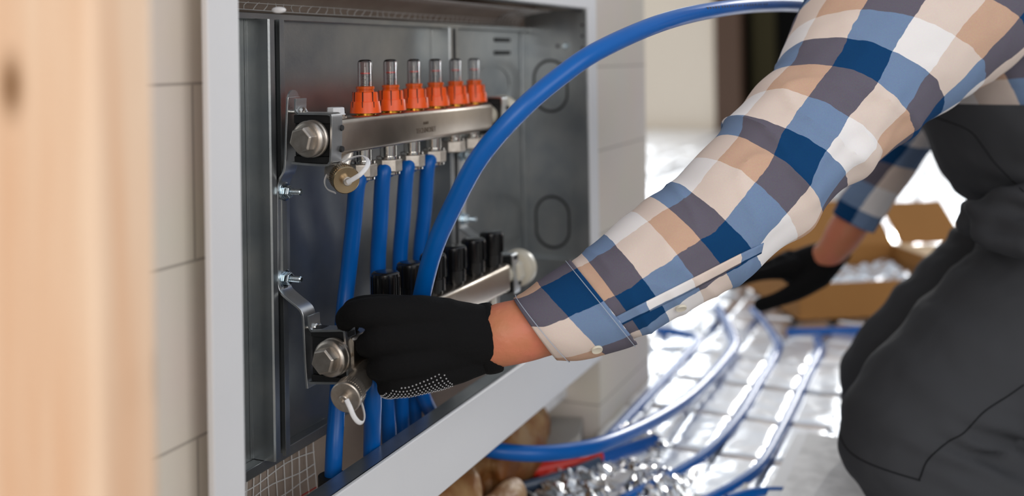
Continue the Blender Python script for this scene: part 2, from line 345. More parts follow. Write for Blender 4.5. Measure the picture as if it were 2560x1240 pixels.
# near panel dense; the far panels are their own sheets
o = sheet('foil_insulation_panel', 1.28, 3.0, -.35, .528, .006, M['foil'])
tag(o, 'silver quilted foil insulation panel along the wall, holding the blue floor pipes', 'insulation panel', 'foil insulation panels on the floor')
o = sheet('foil_insulation_panel', 3.004, 5.6, -1.2, 3.0, .024, M['foil'])
tag(o, 'silver foil insulation panel on the floor behind the cardboard box', 'insulation panel', 'foil insulation panels on the floor')
o = sheet('foil_insulation_panel', 5.604, 8.1, -1.6, 3.0, .03, M['foil'])
tag(o, 'farthest foil insulation panel, running up to the beige wall with the dark doorway', 'insulation panel', 'foil insulation panels on the floor')
o = sheet('foil_insulation_panel', 1.84, 3.0, .531, 2.0, .016, M['foil'])
tag(o, 'foil insulation panel past the end of the block wall, beyond the wall corner', 'insulation panel', 'foil insulation panels on the floor')

PR = .0082
def pipe(pts, label, r=PR, group=None, parent=None, name='heating_pipe', seg=20, k=8):
    bm = NB(); tube(bm, pts, r, seg, k=k); o = obj(name, bm, M['blue'], parent)
    return tag(o, label, 'pipe', group)
FZ = .017
def F(px, py, z=FZ): return PZ(px, py, z)
GP = 'blue pipes laid in the floor foil'
pipe([F(1500, 1115), F(1540, 1075), F(1640, 970), F(1700, 905), F(1738, 862), F(1738, 845), F(1700, 832), F(1640, 826)], 'blue floor pipe nearest the wall, curving left below the shirt cuff', .0078, GP)
pipe([F(1560, 1250), F(1700, 1178), F(1780, 1120), F(1850, 1040), F(1900, 955), F(1942, 880), F(1940, 850), F(1905, 800), F(1880, 772)], 'blue floor pipe running between the big looping pipe and the pipe by the white board', .0078, GP)
pipe([F(1760, 1255), F(1835, 1215), F(1900, 1165), F(1945, 1090), F(1980, 1020), F(2020, 935), F(2048, 878), F(2042, 848)], 'blue floor pipe closest to the kneeling person and the white board', .0078, GP)
pipe([F(1968, 831, .020), F(2060, 829, .020), F(2200, 822, .020), F(2340, 812, .020)], 'short blue pipe lying across the floor in front of the cardboard box', .0082, GP)
pipe([F(1820, 1252), F(1880, 1236), F(1950, 1232), F(2010, 1240)], 'blue floor pipe end at the bottom edge beside the white board', .0078, GP)
# the big loose loop from the cabinet recess
pipe([PY(1150, 1098, .60), P(1215, 1122, 1.30), F(1320, 1134, .105), F(1420, 1128, .095), F(1510, 1108, .085), F(1620, 1060, .062), F(1712, 1003, .042), F(1775, 945, .032), F(1828, 880, .028), F(1834, 848, .026), F(1812, 800, .024), F(1795, 770, .024)],
     'thick blue pipe sweeping out from under the cabinet frame onto the foil', .0100, GP)

# ================================================================== CABINET
cab = thing('manifold_cabinet', (1.046, .56, ZBo), 'white framed galvanised steel manifold cabinet set into the block wall', 'cabinet')
bm = NB()
for (x0, x1, z0, z1) in ((XO0, XI0, ZBo, ZTO), (XI1, XO1, ZBo, ZTO), (XI0, XI1, ZT, ZTO), (XI0, XI1, ZBo, ZBi)): box(bm, x0, x1, YF, YF+.006, z0, z1)
obj('front_frame', bm, M['white'], cab, bevel=.0012)
bm = NB()   # returned lip of the frame
box(bm, XI0-.002, XI0+.0005, YF+.006, .532, ZBi, ZT); box(bm, XI1-.0005, XI1+.002, YF+.006, .532, ZBi, ZT)
box(bm, XI0, XI1, YF+.006, .532, ZT-.0005, ZT+.002); box(bm, XI0, XI1, YF+.003, .531, ZBi-.004, ZBi)
obj('frame_lip', bm, M['galv'], cab, bevel=.0006)
bm = NB()   # back panel with a shallow pressed field and bottom flange
box(bm, XI0-.006, XI1+.004, YB, YB+.0015, .222, .645)
obj('back_panel', bm, M['galv'], cab)
bm = NB(); box(bm, XI0-.006, XI1+.004, YB-.010, YB, .640, .6465); obj('top_flange', bm, M['galv'], cab, bevel=.0008)
bm = NB(); box(bm, XI0-.006, .905, YB-.012, YB, .2215, .232); obj('bottom_flange', bm, M['galv'], cab, bevel=.0008)
for xs in (XI0-.004, XI1+.0022):
    bm = NB(); box(bm, xs, xs+.0016, .526, YB, .222, .672)
    obj('side_panel', bm, M['galv'], cab)
bm = NB(); box(bm, XI1-.003, XI1+.001, .508, .5255, ZBi, ZT-.004); obj('slotted_strip', bm, M['galv'], cab, bevel=.0006)
bm = NB(); box(bm, XI1-.012, XI1+.002, .527, YB-.001, .297, .302); box(bm, XI1-.006, XI1+.002, .527, YB-.001, .286, .297); obj('side_shelf_flange', bm, M['galv'], cab, bevel=.0005)
# right rear corner upright
bm = NB(); box(bm, XI1-.016, XI1+.002, YB-.003, YB-.0002, .232, .64); obj('corner_upright', bm, M['galv'], cab, bevel=.0006)
# knockouts: stadium grooves on the side panel
def stadium(bm, plane, c, ru, rv, ext, w, t):
    """ring lying in a plane; plane 'x' (side wall) or 'y' (back panel)"""
    n = 40; pts = []
    for i in range(n):
        a = 2*math.pi*i/n; u = ru*math.cos(a); v = rv*math.sin(a)+(ext if math.sin(a) >= 0 else -ext); pts.append((u, v))
    vs = []
    for k in (0, 1):
        for s in (1, 1-w/ru):
            vs.append([bm.verts.new((c[0]-k*t, c[1]+u*s, c[2]+v*s)) if plane == 'x' else bm.verts.new((c[0]+u*s, c[1]-k*t, c[2]+v*s)) for u, v in pts])
    a, b, c_, d_ = vs
    for i in range(n):
        j = (i+1) % n
        bm.faces.new((a[i], a[j], b[j], b[i])); bm.faces.new((c_[i], c_[j], d_[j], d_[i])); bm.faces.new((a[i], a[j], c_[j], c_[i])); bm.faces.new((b[i], b[j], d_[j], d_[i]))
for (px, py, hz) in ((1370, 215, .022), (1407, 557, .018)):
    p = PX(px, py, XI1); bm = NB(); stadium(bm, 'x', (XI1+.0018, .5685, p.z), .028, .028, .012, .0026, .0012); obj('knockout_ring', bm, M['rubber'], cab)
for (px, py, hz) in ((1232, 235, .024),):
    p = PY(px, py, YB); bm = NB(); stadium(bm, 'y', (p.x, YB-.0002, p.z), .062, .028, .014, .005, .0010); obj('knockout_ring', bm, M['galv'], cab)
p = PX(1393, 115, XI1); bm = NB(); lathe(bm, (XI1+.0022, p.y, p.z), (-1, 0, 0), [(0, .0028), (.0008, .0028)], 20); obj('screw_hole', bm, M['rubber'], cab)
p = PX(1414, 115, XI1); bm = NB(); lathe(bm, (XI1+.0022, p.y, p.z), (-1, 0, 0), [(0, .0048), (.001, .0048), (.0035, .003), (.006, .003)], 20); obj('screw', bm, M['zinc'], cab)
for z in (.648, .632, .614):
    bm = NB(); lathe(bm, (XI1-.0029, .515, z), (-1, 0, 0), [(0, .0022), (.0008, .0022)], 16); obj('screw_hole', bm, M['rubber'], cab)
# vent slots on back panel, top right
for py in (100, 132):
    p = PY(1255, py, YB); bm = NB(); obox(bm, Vector((p.x, YB-.0008, p.z)), Vector((1, 0, 0)), Vector((0, 1, 0)), Vector((0, 0, 1)), .028, .0006, .0028); obj('vent_slot', bm, M['rubber'], cab, bevel=.0005)
# C-section mounting rails
def rail(xc, w):
    bm = NB(); h = w/2
    prof = [(-h-.004, YB-.0005), (-h, YB-.0005), (-h, .5865), (-h+.0015, .585), (-.004, .585), (-.004, .589), (-h+.004, .589), (-h+.004, YB-.004), (h-.004, YB-.004), (h-.004, .589), (.004, .589), (.004, .585), (h-.0015, .585), (h, .5865), (h, YB-.0005), (h+.004, YB-.0005), (h+.004, YB-.0002), (-h-.004, YB-.0002)]
    a = [bm.verts.new((xc+u, v, .2325)) for u, v in prof]; b = [bm.verts.new((xc+u, v, .640)) for u, v in prof]; n = len(prof)
    for i in range(n): bm.faces.new((a[i], a[(i+1) % n], b[(i+1) % n], b[i]))
    return obj('mounting_rail', bm, M['galv'], cab, smooth=False, bevel=.0004)
rail(.7985, .025); rail(1.165, .025)
# a flat rib line left of the rail
bm = NB(); box(bm, .757, .768, YB-.004, YB, .2325, .640); obj('panel_rib', bm, M['galv'], cab, bevel=.001)

# glass-fibre mesh sheets
def netting(name, surf, nu, nv, label, red=None, hang=1.0):
    bm = NB()
    for i in range(nu+1):
        tube(bm, [surf(i/nu+.004*math.sin(j*1.7+i), j/8) for j in range(9)], .00062, 6, k=2)
    for j in range(nv+1):
        if red is not None and j == red: continue
        tube(bm, [surf(i/12, j/nv+.01*math.sin(i*1.3+j*2)) for i in range(13)], .00062, 6, k=2)
    o = obj(name, bm, M['mesh']); tag(o, label, 'mesh')
    if red is not None:
        bm = NB(); tube(bm, [surf(i/12, red/nv) for i in range(13)], .0007, 6, k=2); r = obj('red_thread', bm, M['meshred'], o); r['label'] = 'red marker thread woven in the mesh'
    return o
netting('plaster_mesh', lambda u, v: Vector((.640+.262*u, .6225-.004*math.sin(u*6+v*3), .223-.215*v)), 22, 17, 'white glass-fibre plaster mesh with a red thread below the cabinet back', red=5)
netting('plaster_mesh', lambda u, v: Vector((.645+.80*u, .617-.052*v*v, .650+.020*v+.018*v*(1-v))), 54, 5, 'white glass-fibre plaster mesh bending forward above the cabinet back')
bm = NB(); g = []
for i in range(61):
    u = i/60; g.append([bm.verts.new((.64+.72*u, .6195-.052*v*v, .648+.0235*v+.018*v*(1-v))) for v in [j/8 for j in range(9)]])
for i in range(60):
    for j in range(8): bm.faces.new((g[i][j], g[i+1][j], g[i+1][j+1], g[i][j+1]))
o = obj('plaster_reveal', bm, M['plaster']); o.modifiers.new('solid', 'SOLIDIFY').thickness = .0015; tag(o, 'rounded rough plaster strip behind the mesh at the top of the cabinet', 'plaster')
bm = NB(); p = P(697, 25, .86); lathe(bm, p, -cF, [(-.001, .001), (0, .006), (.001, .005), (.0018, .001)], 20)
bmesh.ops.scale(bm, vec=(1, 1, .45), space=Matrix.Translation(-p), verts=bm.verts); o = obj('plaster_blob', bm, M['whitep']); tag(o, 'small white plaster blob stuck on the mesh above the manifold', 'plaster')

# ================================================================== MANIFOLDS
GM = 'flow meters in a row on the upper manifold'
XS = [.887+.05*i for i in range(6)]
def roundbar(bm, x0, x1, yc, zc, hy, hz, r=.005, n=5):
    prof = []
    for (sy, sz, a0) in ((1, 1, 0), (-1, 1, 90), (-1, -1, 180), (1, -1, 270)):
        for i in range(n+1):
            a = math.radians(a0+90*i/n); prof.append((yc+sy*(hy-r)+r*math.cos(a), zc+sz*(hz-r)+r*math.sin(a)))
    rings = []
    for x, s in ((x0, .93), (x0+.002, 1), (x1-.002, 1), (x1, .93)):
        rings.append([bm.verts.new((x, yc+(y-yc)*s, zc+(z-zc)*s)) for y, z in prof])
    m_ = len(prof)
    for a, b in zip(rings, rings[1:]):
        for i in range(m_): bm.faces.new((a[i], a[(i+1) % m_], b[(i+1) % m_], b[i]))
    bm.faces.new(rings[0][::-1]); bm.faces.new(rings[-1])
def end_parts(root, yc, zc):
    bm = NB(); lathe(bm, (.8035, yc, zc), (-1, 0, 0), [(0, .0135), (.0075, .0135), (.0078, .0172), (.0105, .0172), (.0115, .0162), (.0125, .0160), (.0160, .0168), (.0180, .0160), (.0192, .0140), (.0196, .0128)], 40)
    c = obj('end_cap', bm, M['nickel'], root, bevel=.0004)
    bm = NB(); lathe(bm, (.7845, yc, zc), (-1, 0, 0), [(0, .0124), (.0085, .0120), (.0102, .0106)], poly=6, rot=.25); obj('hexagon_head', bm, M['nickel'], c, smooth=False, bevel=.0005)
    # far end: union nut and white plastic stop valve
    bm = NB(); lathe(bm, (1.155, yc, zc), (1, 0, 0), [(0, .012), (.03, .012)], 24); lathe(bm, (1.183, yc, zc), (1, 0, 0), [(0, .0175), (.004, .019), (.014, .019), (.018, .017)], poly=8, rot=.2)
    obj('union_nut', bm, M['cream'], root, smooth=False, bevel=.0008)
    bm = NB(); lathe(bm, (1.2005, yc, zc), (1, 0, 0), [(0, .012), (.004, .013), (.006, .021), (.010, .0235), (.022, .0235), (.027, .020)], 36); obj('plastic_end_plug', bm, M['cream'], root)
def outlet(root, x, yc, ztop, long=True):
    bm = NB()
    h = .013 if long else .006
    lathe(bm, (x, yc, ztop), (0, 0, -1), [(0, .0105), (.002, .0105), (.0025, .0088), (h, .0088), (h+.0005, .0125), (h+.003, .0125)], 28)
    o = obj('outlet', bm, M['chrome'], root)
    bm = NB(); lathe(bm, (x, yc, ztop-h-.003), (0, 0, -1), [(0, .0125), (.001, .0142), (.0125, .0142), (.0135, .013)], poly=6, rot=.5); n = obj('compression_nut', bm, M['nickel'], o, smooth=False, bevel=.0005)
    if long:
        bm = NB(); lathe(bm, (x, yc, ztop-h-.0166), (0, 0, -1), [(0, .0122), (.0022, .0122), (.003, .0108)], 28); obj('nut_collar', bm, M['chrome'], o)
    return o
# --- upper manifold
YU, ZU = .545, .530
um = thing('upper_manifold', (.98, YU, ZU-.017), 'upper stainless steel manifold bar with orange flow meters and stamped lettering', 'manifold')
bm = NB(); roundbar(bm, .8035, 1.155, YU, ZU, .0165, .0165); obj('bar', bm, M['inox'], um)
end_parts(um, YU, ZU)
# flow meters
for i, x in enumerate(XS):
    zb = ZU+.0165; yc = YU
    bm = NB(); lathe(bm, (x, yc, zb-.0005), (0, 0, 1), [(0, .0105), (.0015, .0105), (.0017, .008), (.010, .008)], 24); fm = obj('flow_meter', bm, M['brass'], um)
    bm = NB(); lathe(bm, (x, yc, zb+.0022), (0, 0, 1), [(0, .0120), (0, .0156), (.0012, .0154), (.0105, .0146), (.0112, .0143), (.0113, .0130), (.0200, .0126), (.0206, .0120), (.0206, .0085), (.012, .0083)], 40); oc = obj('orange_cap', bm, M['orange'], fm)
    bm = NB()
    for k in range(8):
        a = k*math.pi/4+.35+i*.2; d_ = Vector((math.cos(a), math.sin(a), 0)); t_ = Vector((-d_.y, d_.x, 0))
        obox(bm, Vector((x, yc, zb+.0177))+d_*.01225, d_, t_, Vector((0, 0, 1)), .0008, .00055, .0052)
        obox(bm, Vector((x, yc, zb+.0102))+d_*.0143, d_, t_, Vector((0, 0, 1)), .0007, .0004, .0032)
    obj('cap_slots', bm, M['slot'], fm, smooth=False)
    bm = NB(); lathe(bm, (x, yc, zb+.0225), (0, 0, 1), [(0, .0078), (.0002, .0088), (.0022, .0088), (.0023, .0080), (.0028, .0080), (.003, .0092), (.0055, .0092), (.006, .0084), (.006, .0076), (0, .0076)], 32); obj('collar', bm, M['orange2'], fm)
    bm = NB(); lathe(bm, (x, yc, zb+.012), (0, 0, 1), [(0, .0072), (.0395, .0072), (.0415, .0066), (.0427, .0050), (.0430, .003), (.0430, .0001), (.0405, .0001), (.0405, .0052), (0, .0052)], 36); obj('sight_tube', bm, M['glass'], fm)
    bm = NB(); lathe(bm, (x, yc, zb+.012), (0, 0, 1), [(0, .0016), (.028, .0016), (.0282, .0036), (.0292, .0036), (.0294, .0008), (.035, .0008)], 20)
    sp = obj('spindle', bm, M['chrome'], fm)
    bm = NB(); lathe(bm, (x, yc, zb+.0405), (0, 0, 1), [(0, .0048), (.0011, .0048)], 28); obj('red_marker', bm, M['red'], fm)
    bm = NB()
    for k in range(13):
        for a in (3.35, 4.1, 5.0):
            d_ = Vector((math.cos(a), math.sin(a), 0)); t_ = Vector((-d_.y, d_.x, 0)); obox(bm, Vector((x, yc, zb+.0205+k*.0016))+d_*.0050, d_, t_, Vector((0, 0, 1)), .00015, .0013 if k % 3 else .0019, .00028)
    obj('scale_marks', bm, M['dark'], fm, smooth=False)
for i, x in enumerate(XS): outlet(um, x, .549, ZU-.0155, long=i < 4)
# vent plug
p = PY(839, 275, YU); bm = NB(); lathe(bm, (p.x, YU, ZU+.016), (0, 0, 1), [(0, .0105), (.002, .0105), (.0022, .0085), (.004, .0085)], 28); vp = obj('vent_plug', bm, M['nickel'], um)
bm = NB(); lathe(bm, (p.x, YU, ZU+.0195), (0, 0, 1), [(0, .0098), (.001, .0098), (.0011, .0088), (.0065, .0085), (.0072, .0078)], poly=8, rot=.3); obj('white_cap', bm, M['whitep'], vp, smooth=False, bevel=.0005)
# stamped lettering on the bar face
def lettering(txt, size, loc, parent, m):
    cu = D.curves.new('lettering', 'FONT'); cu.body = txt; cu.size = size; cu.extrude = .00012; cu.align_x = 'CENTER'
    t = D.objects.new('t', cu); COL.objects.link(t); bpy.context.view_layer.update(); me = evalmesh(t); D.objects.remove(t)
    me.materials.clear(); me.materials.append(m); o = D.objects.new('stamped_lettering', me); o.location = loc; o.rotation_euler = (math.pi/2, 0, 0); link(o, parent); return o
lettering('TECHNOSET', .0078, PY(1066, 331, YU-.0167), um, M['stamp']); lettering('1WBV', .0045, PY(1065, 311, YU-.0167), um, M['stamp'])
# --- lower manifold
YL, ZL = .525, .3335
lm = thing('lower_manifold', (.98, YL, ZL-.017), 'lower stainless steel manifold bar with black valve caps, gripped by the gloved hand', 'manifold')
bm = NB(); roundbar(bm, .8035, 1.155, YL, ZL, .0165, .0165); obj('bar', bm, M['inox'], lm)
end_parts(lm, YL, ZL)
for i, x in enumerate(XS):
    zb = ZL+.0165; bm = NB()
    prof = [(0, .0100), (.003, .0100), (.0035, .0128), (.016, .0132), (.0162, .0124), (.018, .0124), (.0182, .0138), (.038, .0142), (.0408, .0138), (.0424, .0120), (.0428, .0100)]
    lathe(bm, (x, YL, zb), (0, 0, 1), prof, 40); vc = obj('valve_cap', bm, M['blackp'], lm)
    bm = NB()
    for k in range(24):
        a = k*math.pi/12; d_ = Vector((math.cos(a), math.sin(a), 0)); obox(bm, Vector((x, YL, zb+.028))+d_*.0141, d_, Vector((-d_.y, d_.x, 0)), Vector((0, 0, 1)), .0005, .0006, .010)
    obj('grip_ribs', bm, M['blackp'], vc, smooth=False)
    outlet(lm, x, YL, ZL-.0155, long=True)
# --- drain valves with tethered caps
def drain(root, c, axis, R, body_to, straps, ringpts, m):
    axis = axis.normalized()
    bm = NB(); tube(bm, [body_to, c-axis*.030], [.0085, .0095], 20, k=4); lathe(bm, c-axis*.034, axis, [(0, .011), (.018, .011)], 28); o = obj('drain_valve', bm, M['nickel'], root)
    bm = NB(); lathe(bm, c-axis*.014, axis, [(0, R*.93), (.0105, R*.95), (.011, R*.99), (.0125, R), (.0135, R*.99), (.0142, R*.93), (.0136, R*.5), (.0134, R*.36)], 44)
    cp = obj('drain_cap', bm, m, o); bm = NB()
    u, v = perp(axis)
    for k in range(40):
        a = 2*math.pi*k/40; obox(bm, c-axis*.0095+(u*math.cos(a)+v*math.sin(a))*R*.945, axis, u*math.cos(a)+v*math.sin(a), (v*math.cos(a)-u*math.sin(a)), .004, .0004, .0004)
    obj('drain_knurl', bm, m, o, smooth=False)
    bm = NB(); lathe(bm, c-axis*.0005, axis, [(0, .0042), (.0045, .0042), (.005, .0036), (.0049, .0022), (.003, .002)], 24); obj('cap_stud', bm, M['nickel'], o)
    bm = NB(); tube(bm, straps, 1, 12, flat=(.0021, .0007), up=ringpts, k=6); obj('tether_strap', bm, M['whitep'], o, smooth=True)
    return o
uc = P(866, 451, .935)
ax1 = (-cF*.86+cR*.42-cU*.16).normalized()
sp_ = [(868, 456, .928), (884, 447, .926), (903, 434, .925), (919, 413, .93), (918, 397, .94), (903, 390, .95), (882, 394, .955), (858, 405, .958), (832, 420, .958), (816, 440, .955), (812, 458, .952), (820, 474, .948), (838, 482, .944)]
drain(um, uc, ax1, .0128, Vector((.852, YU, ZU-.010)), [P(*q) for q in sp_], cU, M['bronze'])
lc = P(863, 995, .90)
ax2 = (-cF*.93-cR*.26-cU*.18).normalized()
sp2 = [(866, 999, .893), (875, 1018, .890), (884, 1040, .890), (896, 1055, .893), (907, 1056, .897), (911, 1040, .902), (907, 1018, .906), (900, 998, .91), (896, 985, .915)]
drain(lm, lc, ax2, .0142, Vector((.852, YL, ZL-.012)), [P(*q) for q in sp2], cR, M['nickel'])

# ================================================================== BRACKETS
def ribbon(bm, prof, x0, x1, th):
    """steel strip: profile in the y-z plane, extruded along x, thickness th"""
    pts = crom([Vector((0, a, b)) for a, b in prof], 5); n = len(pts); A, B = [], []
    for i in range(n):
        t = (pts[min(i+1, n-1)]-pts[max(i-1, 0)]).normalized(); nn = Vector((0, -t.z, t.y))*th/2; A.append(pts[i]+nn); B.append(pts[i]-nn)
    va = [[bm.verts.new((x, p.y, p.z)) for p in q] for x in (x0, x1) for q in (A, B)]
    a0, b0, a1, b1 = va
    for i in range(n-1):
        bm.faces.new((a0[i], a0[i+1], b0[i+1], b0[i])); bm.faces.new((a1[i], b1[i], b1[i+1], a1[i+1])); bm.faces.new((a0[i], a1[i], a1[i+1], a0[i+1])); bm.faces.new((b0[i], b0[i+1], b1[i+1], b1[i]))
    bm.faces.new((a0[0], b0[0], b1[0], a1[0])); bm.faces.new((a0[-1], a1[-1], b1[-1], b0[-1]))
X0 = .7965
yz = lambda lst: [(PX(a, b, X0).y, PX(a, b, X0).z) for a, b in lst]
strap_p = yz([(718, 243), (716, 290), (714, 350), (712, 405), (708, 430), (697, 449), (692, 465), (691.5, 490), (692, 560), (692.5, 640), (692.5, 690), (694, 717), (701, 733), (722, 752), (744, 770), (754, 784), (757.5, 806), (760, 860), (763, 920), (767, 972)])
cl_u = yz([(739.5, 247), (739, 255), (739, 264), (739, 274), (743, 282), (750, 284), (812, 285), (824, 287), (829, 294), (829, 345), (827, 398), (824, 408), (815, 413), (770, 411), (730, 407)])
cl_l = yz([(772, 790), (772.5, 798), (773, 806), (774, 817), (778, 825), (786, 827), (850, 826), (860, 828), (862, 836), (866, 872), (869, 920), (870, 948), (868, 956), (860, 958), (815, 957.5), (773, 957)])
def bracket(dx, label):
    b = thing('manifold_bracket', (X0+dx+.01, .585, PX(767, 972, X0).z), label, 'bracket', 'steel brackets that hold both manifolds')
    bm = NB(); ribbon(bm, strap_p, X0+dx, X0+dx+.019, .0022); obj('strap', bm, M['strap'], b, bevel=.0003)
    for prof, yc, zc in ((cl_u, YU, ZU), (cl_l, YL, ZL)):
        bm = NB(); ribbon(bm, prof, X0+dx-.001, X0+dx+.016, .0020); cl = obj('clamp', bm, M['strap'], b, bevel=.0003)
        ys = [p[0] for p in prof[5:]]; zs = [p[1] for p in prof[5:]]
        bm = NB(); y0, y1, z0, z1 = min(ys)+.0012, max(ys)-.001, min(zs)+.0012, max(zs)-.0012
        box(bm, X0+dx+.002, X0+dx+.0155, y0, y1, z1-.008, z1); box(bm, X0+dx+.002, X0+dx+.0155, y0, y1, z0, z0+.006); box(bm, X0+dx+.004, X0+dx+.014, y0, y1, z0+.006, z1-.008)
        obj('rubber_liner', bm, M['rubber'], cl, bevel=.0008)  # rubber liner plus a black fill for the shadow inside the clamp
        bm = NB()
        for s in (.72, .28):
            lathe(bm, (X0+dx+.0145, y0-.0035, z0+(z1-z0)*s), (0, 1, 0), [(0, .0026), (.002, .0030), (.006, .0030)], 16)
        obj('rubber_bumps', bm, M['rubber'], cl)
        q = prof[1]; c = Vector((X0+dx+.007, q[0]-.001, q[1]-.0095))
        bm = NB(); lathe(bm, c, (0, -1, 0), [(-.012, .0018), (0, .0018), (.0002, .0042), (.0022, .0044), (.0034, .0034), (.0036, .0012), (.0028, .001)], 24); sc = obj('clamp_screw', bm, M['chrome'], cl)
    bm = NB(); lathe(bm, Vector((X0+dx+.009, PX(718, 243, X0).y+.001, PX(718, 243, X0).z-.002)), (0, -1, 0), [(0, .0085), (.0018, .0085)], 24); obj('round_tab', bm, M['strap'], b)
    for (px, py) in ((719, 479), (719, 696)):
        c = PX(px, py, X0+.010); c = Vector((c.x+dx, PX(692, py, X0).y-.0012, c.z))
        bm = NB(); lathe(bm, c, (0, -1, 0), [(0, .0088), (.0012, .0088), (.0014, .0075), (.0020, .0075)], 28); wsh = obj('bolt', bm, M['zinc'], b)
        bm = NB(); lathe(bm, c+Vector((0, -.002, 0)), (0, -1, 0), [(0, .0062), (.005, .0062), (.0058, .0054)], poly=6, rot=.3); obj('nut', bm, M['zinc'], wsh, smooth=False, bevel=.0004)
        bm = NB(); lathe(bm, c+Vector((0, -.0075, 0)), (0, -1, 0), [(0, .0029)]+[(.0005+k*.0008, .0031 if k % 2 else .0027) for k in range(14)]+[(.0118, .0020)], 20); obj('threaded_stud', bm, M['zinc'], wsh)
    return b
bracket(0, 'bent steel bracket with hexagon-capped clamps on the near left ends of the manifolds')
bracket(.378, 'steel bracket on the far right ends of the manifolds beside the cream plugs')

# ================================================================== PIPES IN THE CABINET
GC = 'blue pipes inside the cabinet'
pipe([Vector((.887, .549, .487)), PY(893, 462, .549), PY(884, 560, .556), PY(870, 690, .565), PY(860, 780, .566), PY(850, 900, .562), PY(842, 1020, .556), PY(836, 1110, .552), PY(832, 1205, .552), PY(830, 1290, .552)], 'blue pipe from the leftmost flow meter outlet down into a black sleeve', group=GC)
pipe([Vector((.937, .549, .487)), PY(958, 437, .549), PY(951, 550, .556), PY(945, 670, .565), PY(950, 850, .566), PY(966, 1000, .566), PY(974, 1120, .566), PY(975, 1200, .566)], 'blue pipe hanging from the second flow meter outlet', group=GC)
pipe([Vector((.987, .549, .487)), PY(1017, 427, .549), PY(1008, 540, .556), PY(1000, 650, .565), PY(998, 850, .568), PY(1003, 1000, .568), PY(1006, 1100, .57), PY(1008, 1180, .57)], 'blue pipe hanging from the third flow meter outlet', group=GC)
pipe([Vector((1.037, .549, .487)), PY(1070, 412, .549), PY(1062, 520, .556), PY(1050, 640, .565), PY(1043, 850, .570), PY(1036, 1000, .572), PY(1040, 1080, .575), PY(1044, 1160, .575)], 'blue pipe hanging from the fourth flow meter outlet', group=GC)
pipe([Vector((.887, YL, .290)), PY(935, 950, YL), PY(932, 1020, YL+.002), PY(930, 1100, .54), PY(929, 1180, .54), PY(928, 1260, .54)], 'thick blue pipe leaving the lower manifold just below the curled fingers', .0085, group=GC)
hp = pipe([PY(1150, 1120, .570), PY(1095, 1055, .562), PY(1062, 1000, .556), PY(1045, 940, .556), PY(1040, 900, .556), PY(1046, 860, .53), P(1047, 815, .985), P(1050, 775, .968), P(1057, 728, .955), P(1085, 622, .925), P(1130, 520, .90), P(1200, 392, .875), P(1300, 277, .87), P(1400, 191, .885), P(1500, 124, .91), P(1650, 58, .98), P(1780, 26, 1.08), P(1900, 13, 1.21), P(2010, 15, 1.34), P(2130, 40, 1.50), P(2290, 110, 1.76), P(2440, 240, 1.95), P(2600, 480, 2.05), P(2720, 720, 2.1), PZ(2800, 860, .02)],
          'long blue pipe arching out of the cabinet over the wall and behind the shirt sleeve', .0084, seg=28)
# printing along the arch
bm = NB(); rnd = random.Random(3)
bvh = BVHTree.FromObject(hp, bpy.context.evaluated_depsgraph_get())
def onsurf(bvh, px, py, off=0.0):
    d_ = ray(px, py).normalized(); h = bvh.ray_cast(CAM, d_)
    return (h[0]-d_*off, h[1]) if h[0] is not None else (None, None)
for k in range(22):
    px = 1768+k*7+rnd.random()*2; py = 20.5-(px-1768)*.088+((px-1768)/150)**2*3
    a, n_ = onsurf(bvh, px, max(py, 2), .0002)
    if a: obox(bm, a, cR, cU, cF, .0009+rnd.random()*.0006, .0011, .0004)
o = obj('printed_marking', bm, M['dark'], hp, smooth=False)
# black sleeve round pipe 1
bm = NB(); p = PY(831, 1188, .552); lathe(bm, Vector((p.x, .552, p.z)), (0, 0, -1), [(0, .0115), (0, .0135), (.10, .0135)], 28); o = obj('pipe_sleeve', bm, M['rubber']); tag(o, 'black rubber sleeve around the foot of the leftmost cabinet pipe', 'sleeve')

# ================================================================== BELOW THE CABINET
def lump(name, c, s, m, label, cat, amp=.40, fr=12, sub=6):
    bm = NB(); bmesh.ops.create_icosphere(bm, subdivisions=sub, radius=1)
    for v in bm.verts:
        d_ = v.co.normalized(); q = Vector((d_.x*s[0], d_.y*s[1], d_.z*s[2])); k = 1+amp*noise.noise((q+c)*fr)+amp*.35*noise.noise((q+c)*fr*2.3)+amp*.12*abs(noise.noise((q+c)*fr*5))
        v.co = c+q*k
        if v.co.z < .001: v.co.z = .001
    return tag(obj(name, bm, m), label, cat)
lump('expanding_foam', Vector((1.10, .585, .045)), (.13, .045, .055), M['foam'], 'lumpy brown-yellow expanding foam on the floor below the left of the cabinet frame', 'foam')
lump('expanding_foam', Vector((1.32, .595, .055)), (.16, .040, .065), M['foam'], 'lumpy tan expanding foam further right below the frame, beside the grey slab', 'foam')
lump('expanding_foam', Vector((1.16, .545, .03)), (.09, .03, .035), M['foam'], 'darker orange foam lump nearest the red tool handle', 'foam')
bm = NB(); obox(bm, Vector((1.46, .575, .018)), Vector((.96, .28, 0)).normalized(), Vector((-.28, .96, 0)).normalized(), Vector((0, 0, 1)), .07, .04, .017); o = obj('grey_slab', bm, M['screed'], smooth=False, bevel=.002); tag(o, 'small grey slab on the floor at the right end of the wall opening', 'slab')
bm = NB(); box(bm, 1.49, 1.546, .60, .628, .085, .145); o = obj('dark_block', bm, M['rubber'], bevel=.002); tag(o, 'dark grey block under the right corner of the cabinet frame', 'block')  # solid in place of a dark hole, its shade put into the colour
bm = NB(); box(bm, 1.40, 1.546, .585, .627, .062, .0845); o = obj('white_batten', bm, M['board'], bevel=.002); tag(o, 'pale batten below the dark block in the wall opening', 'batten')

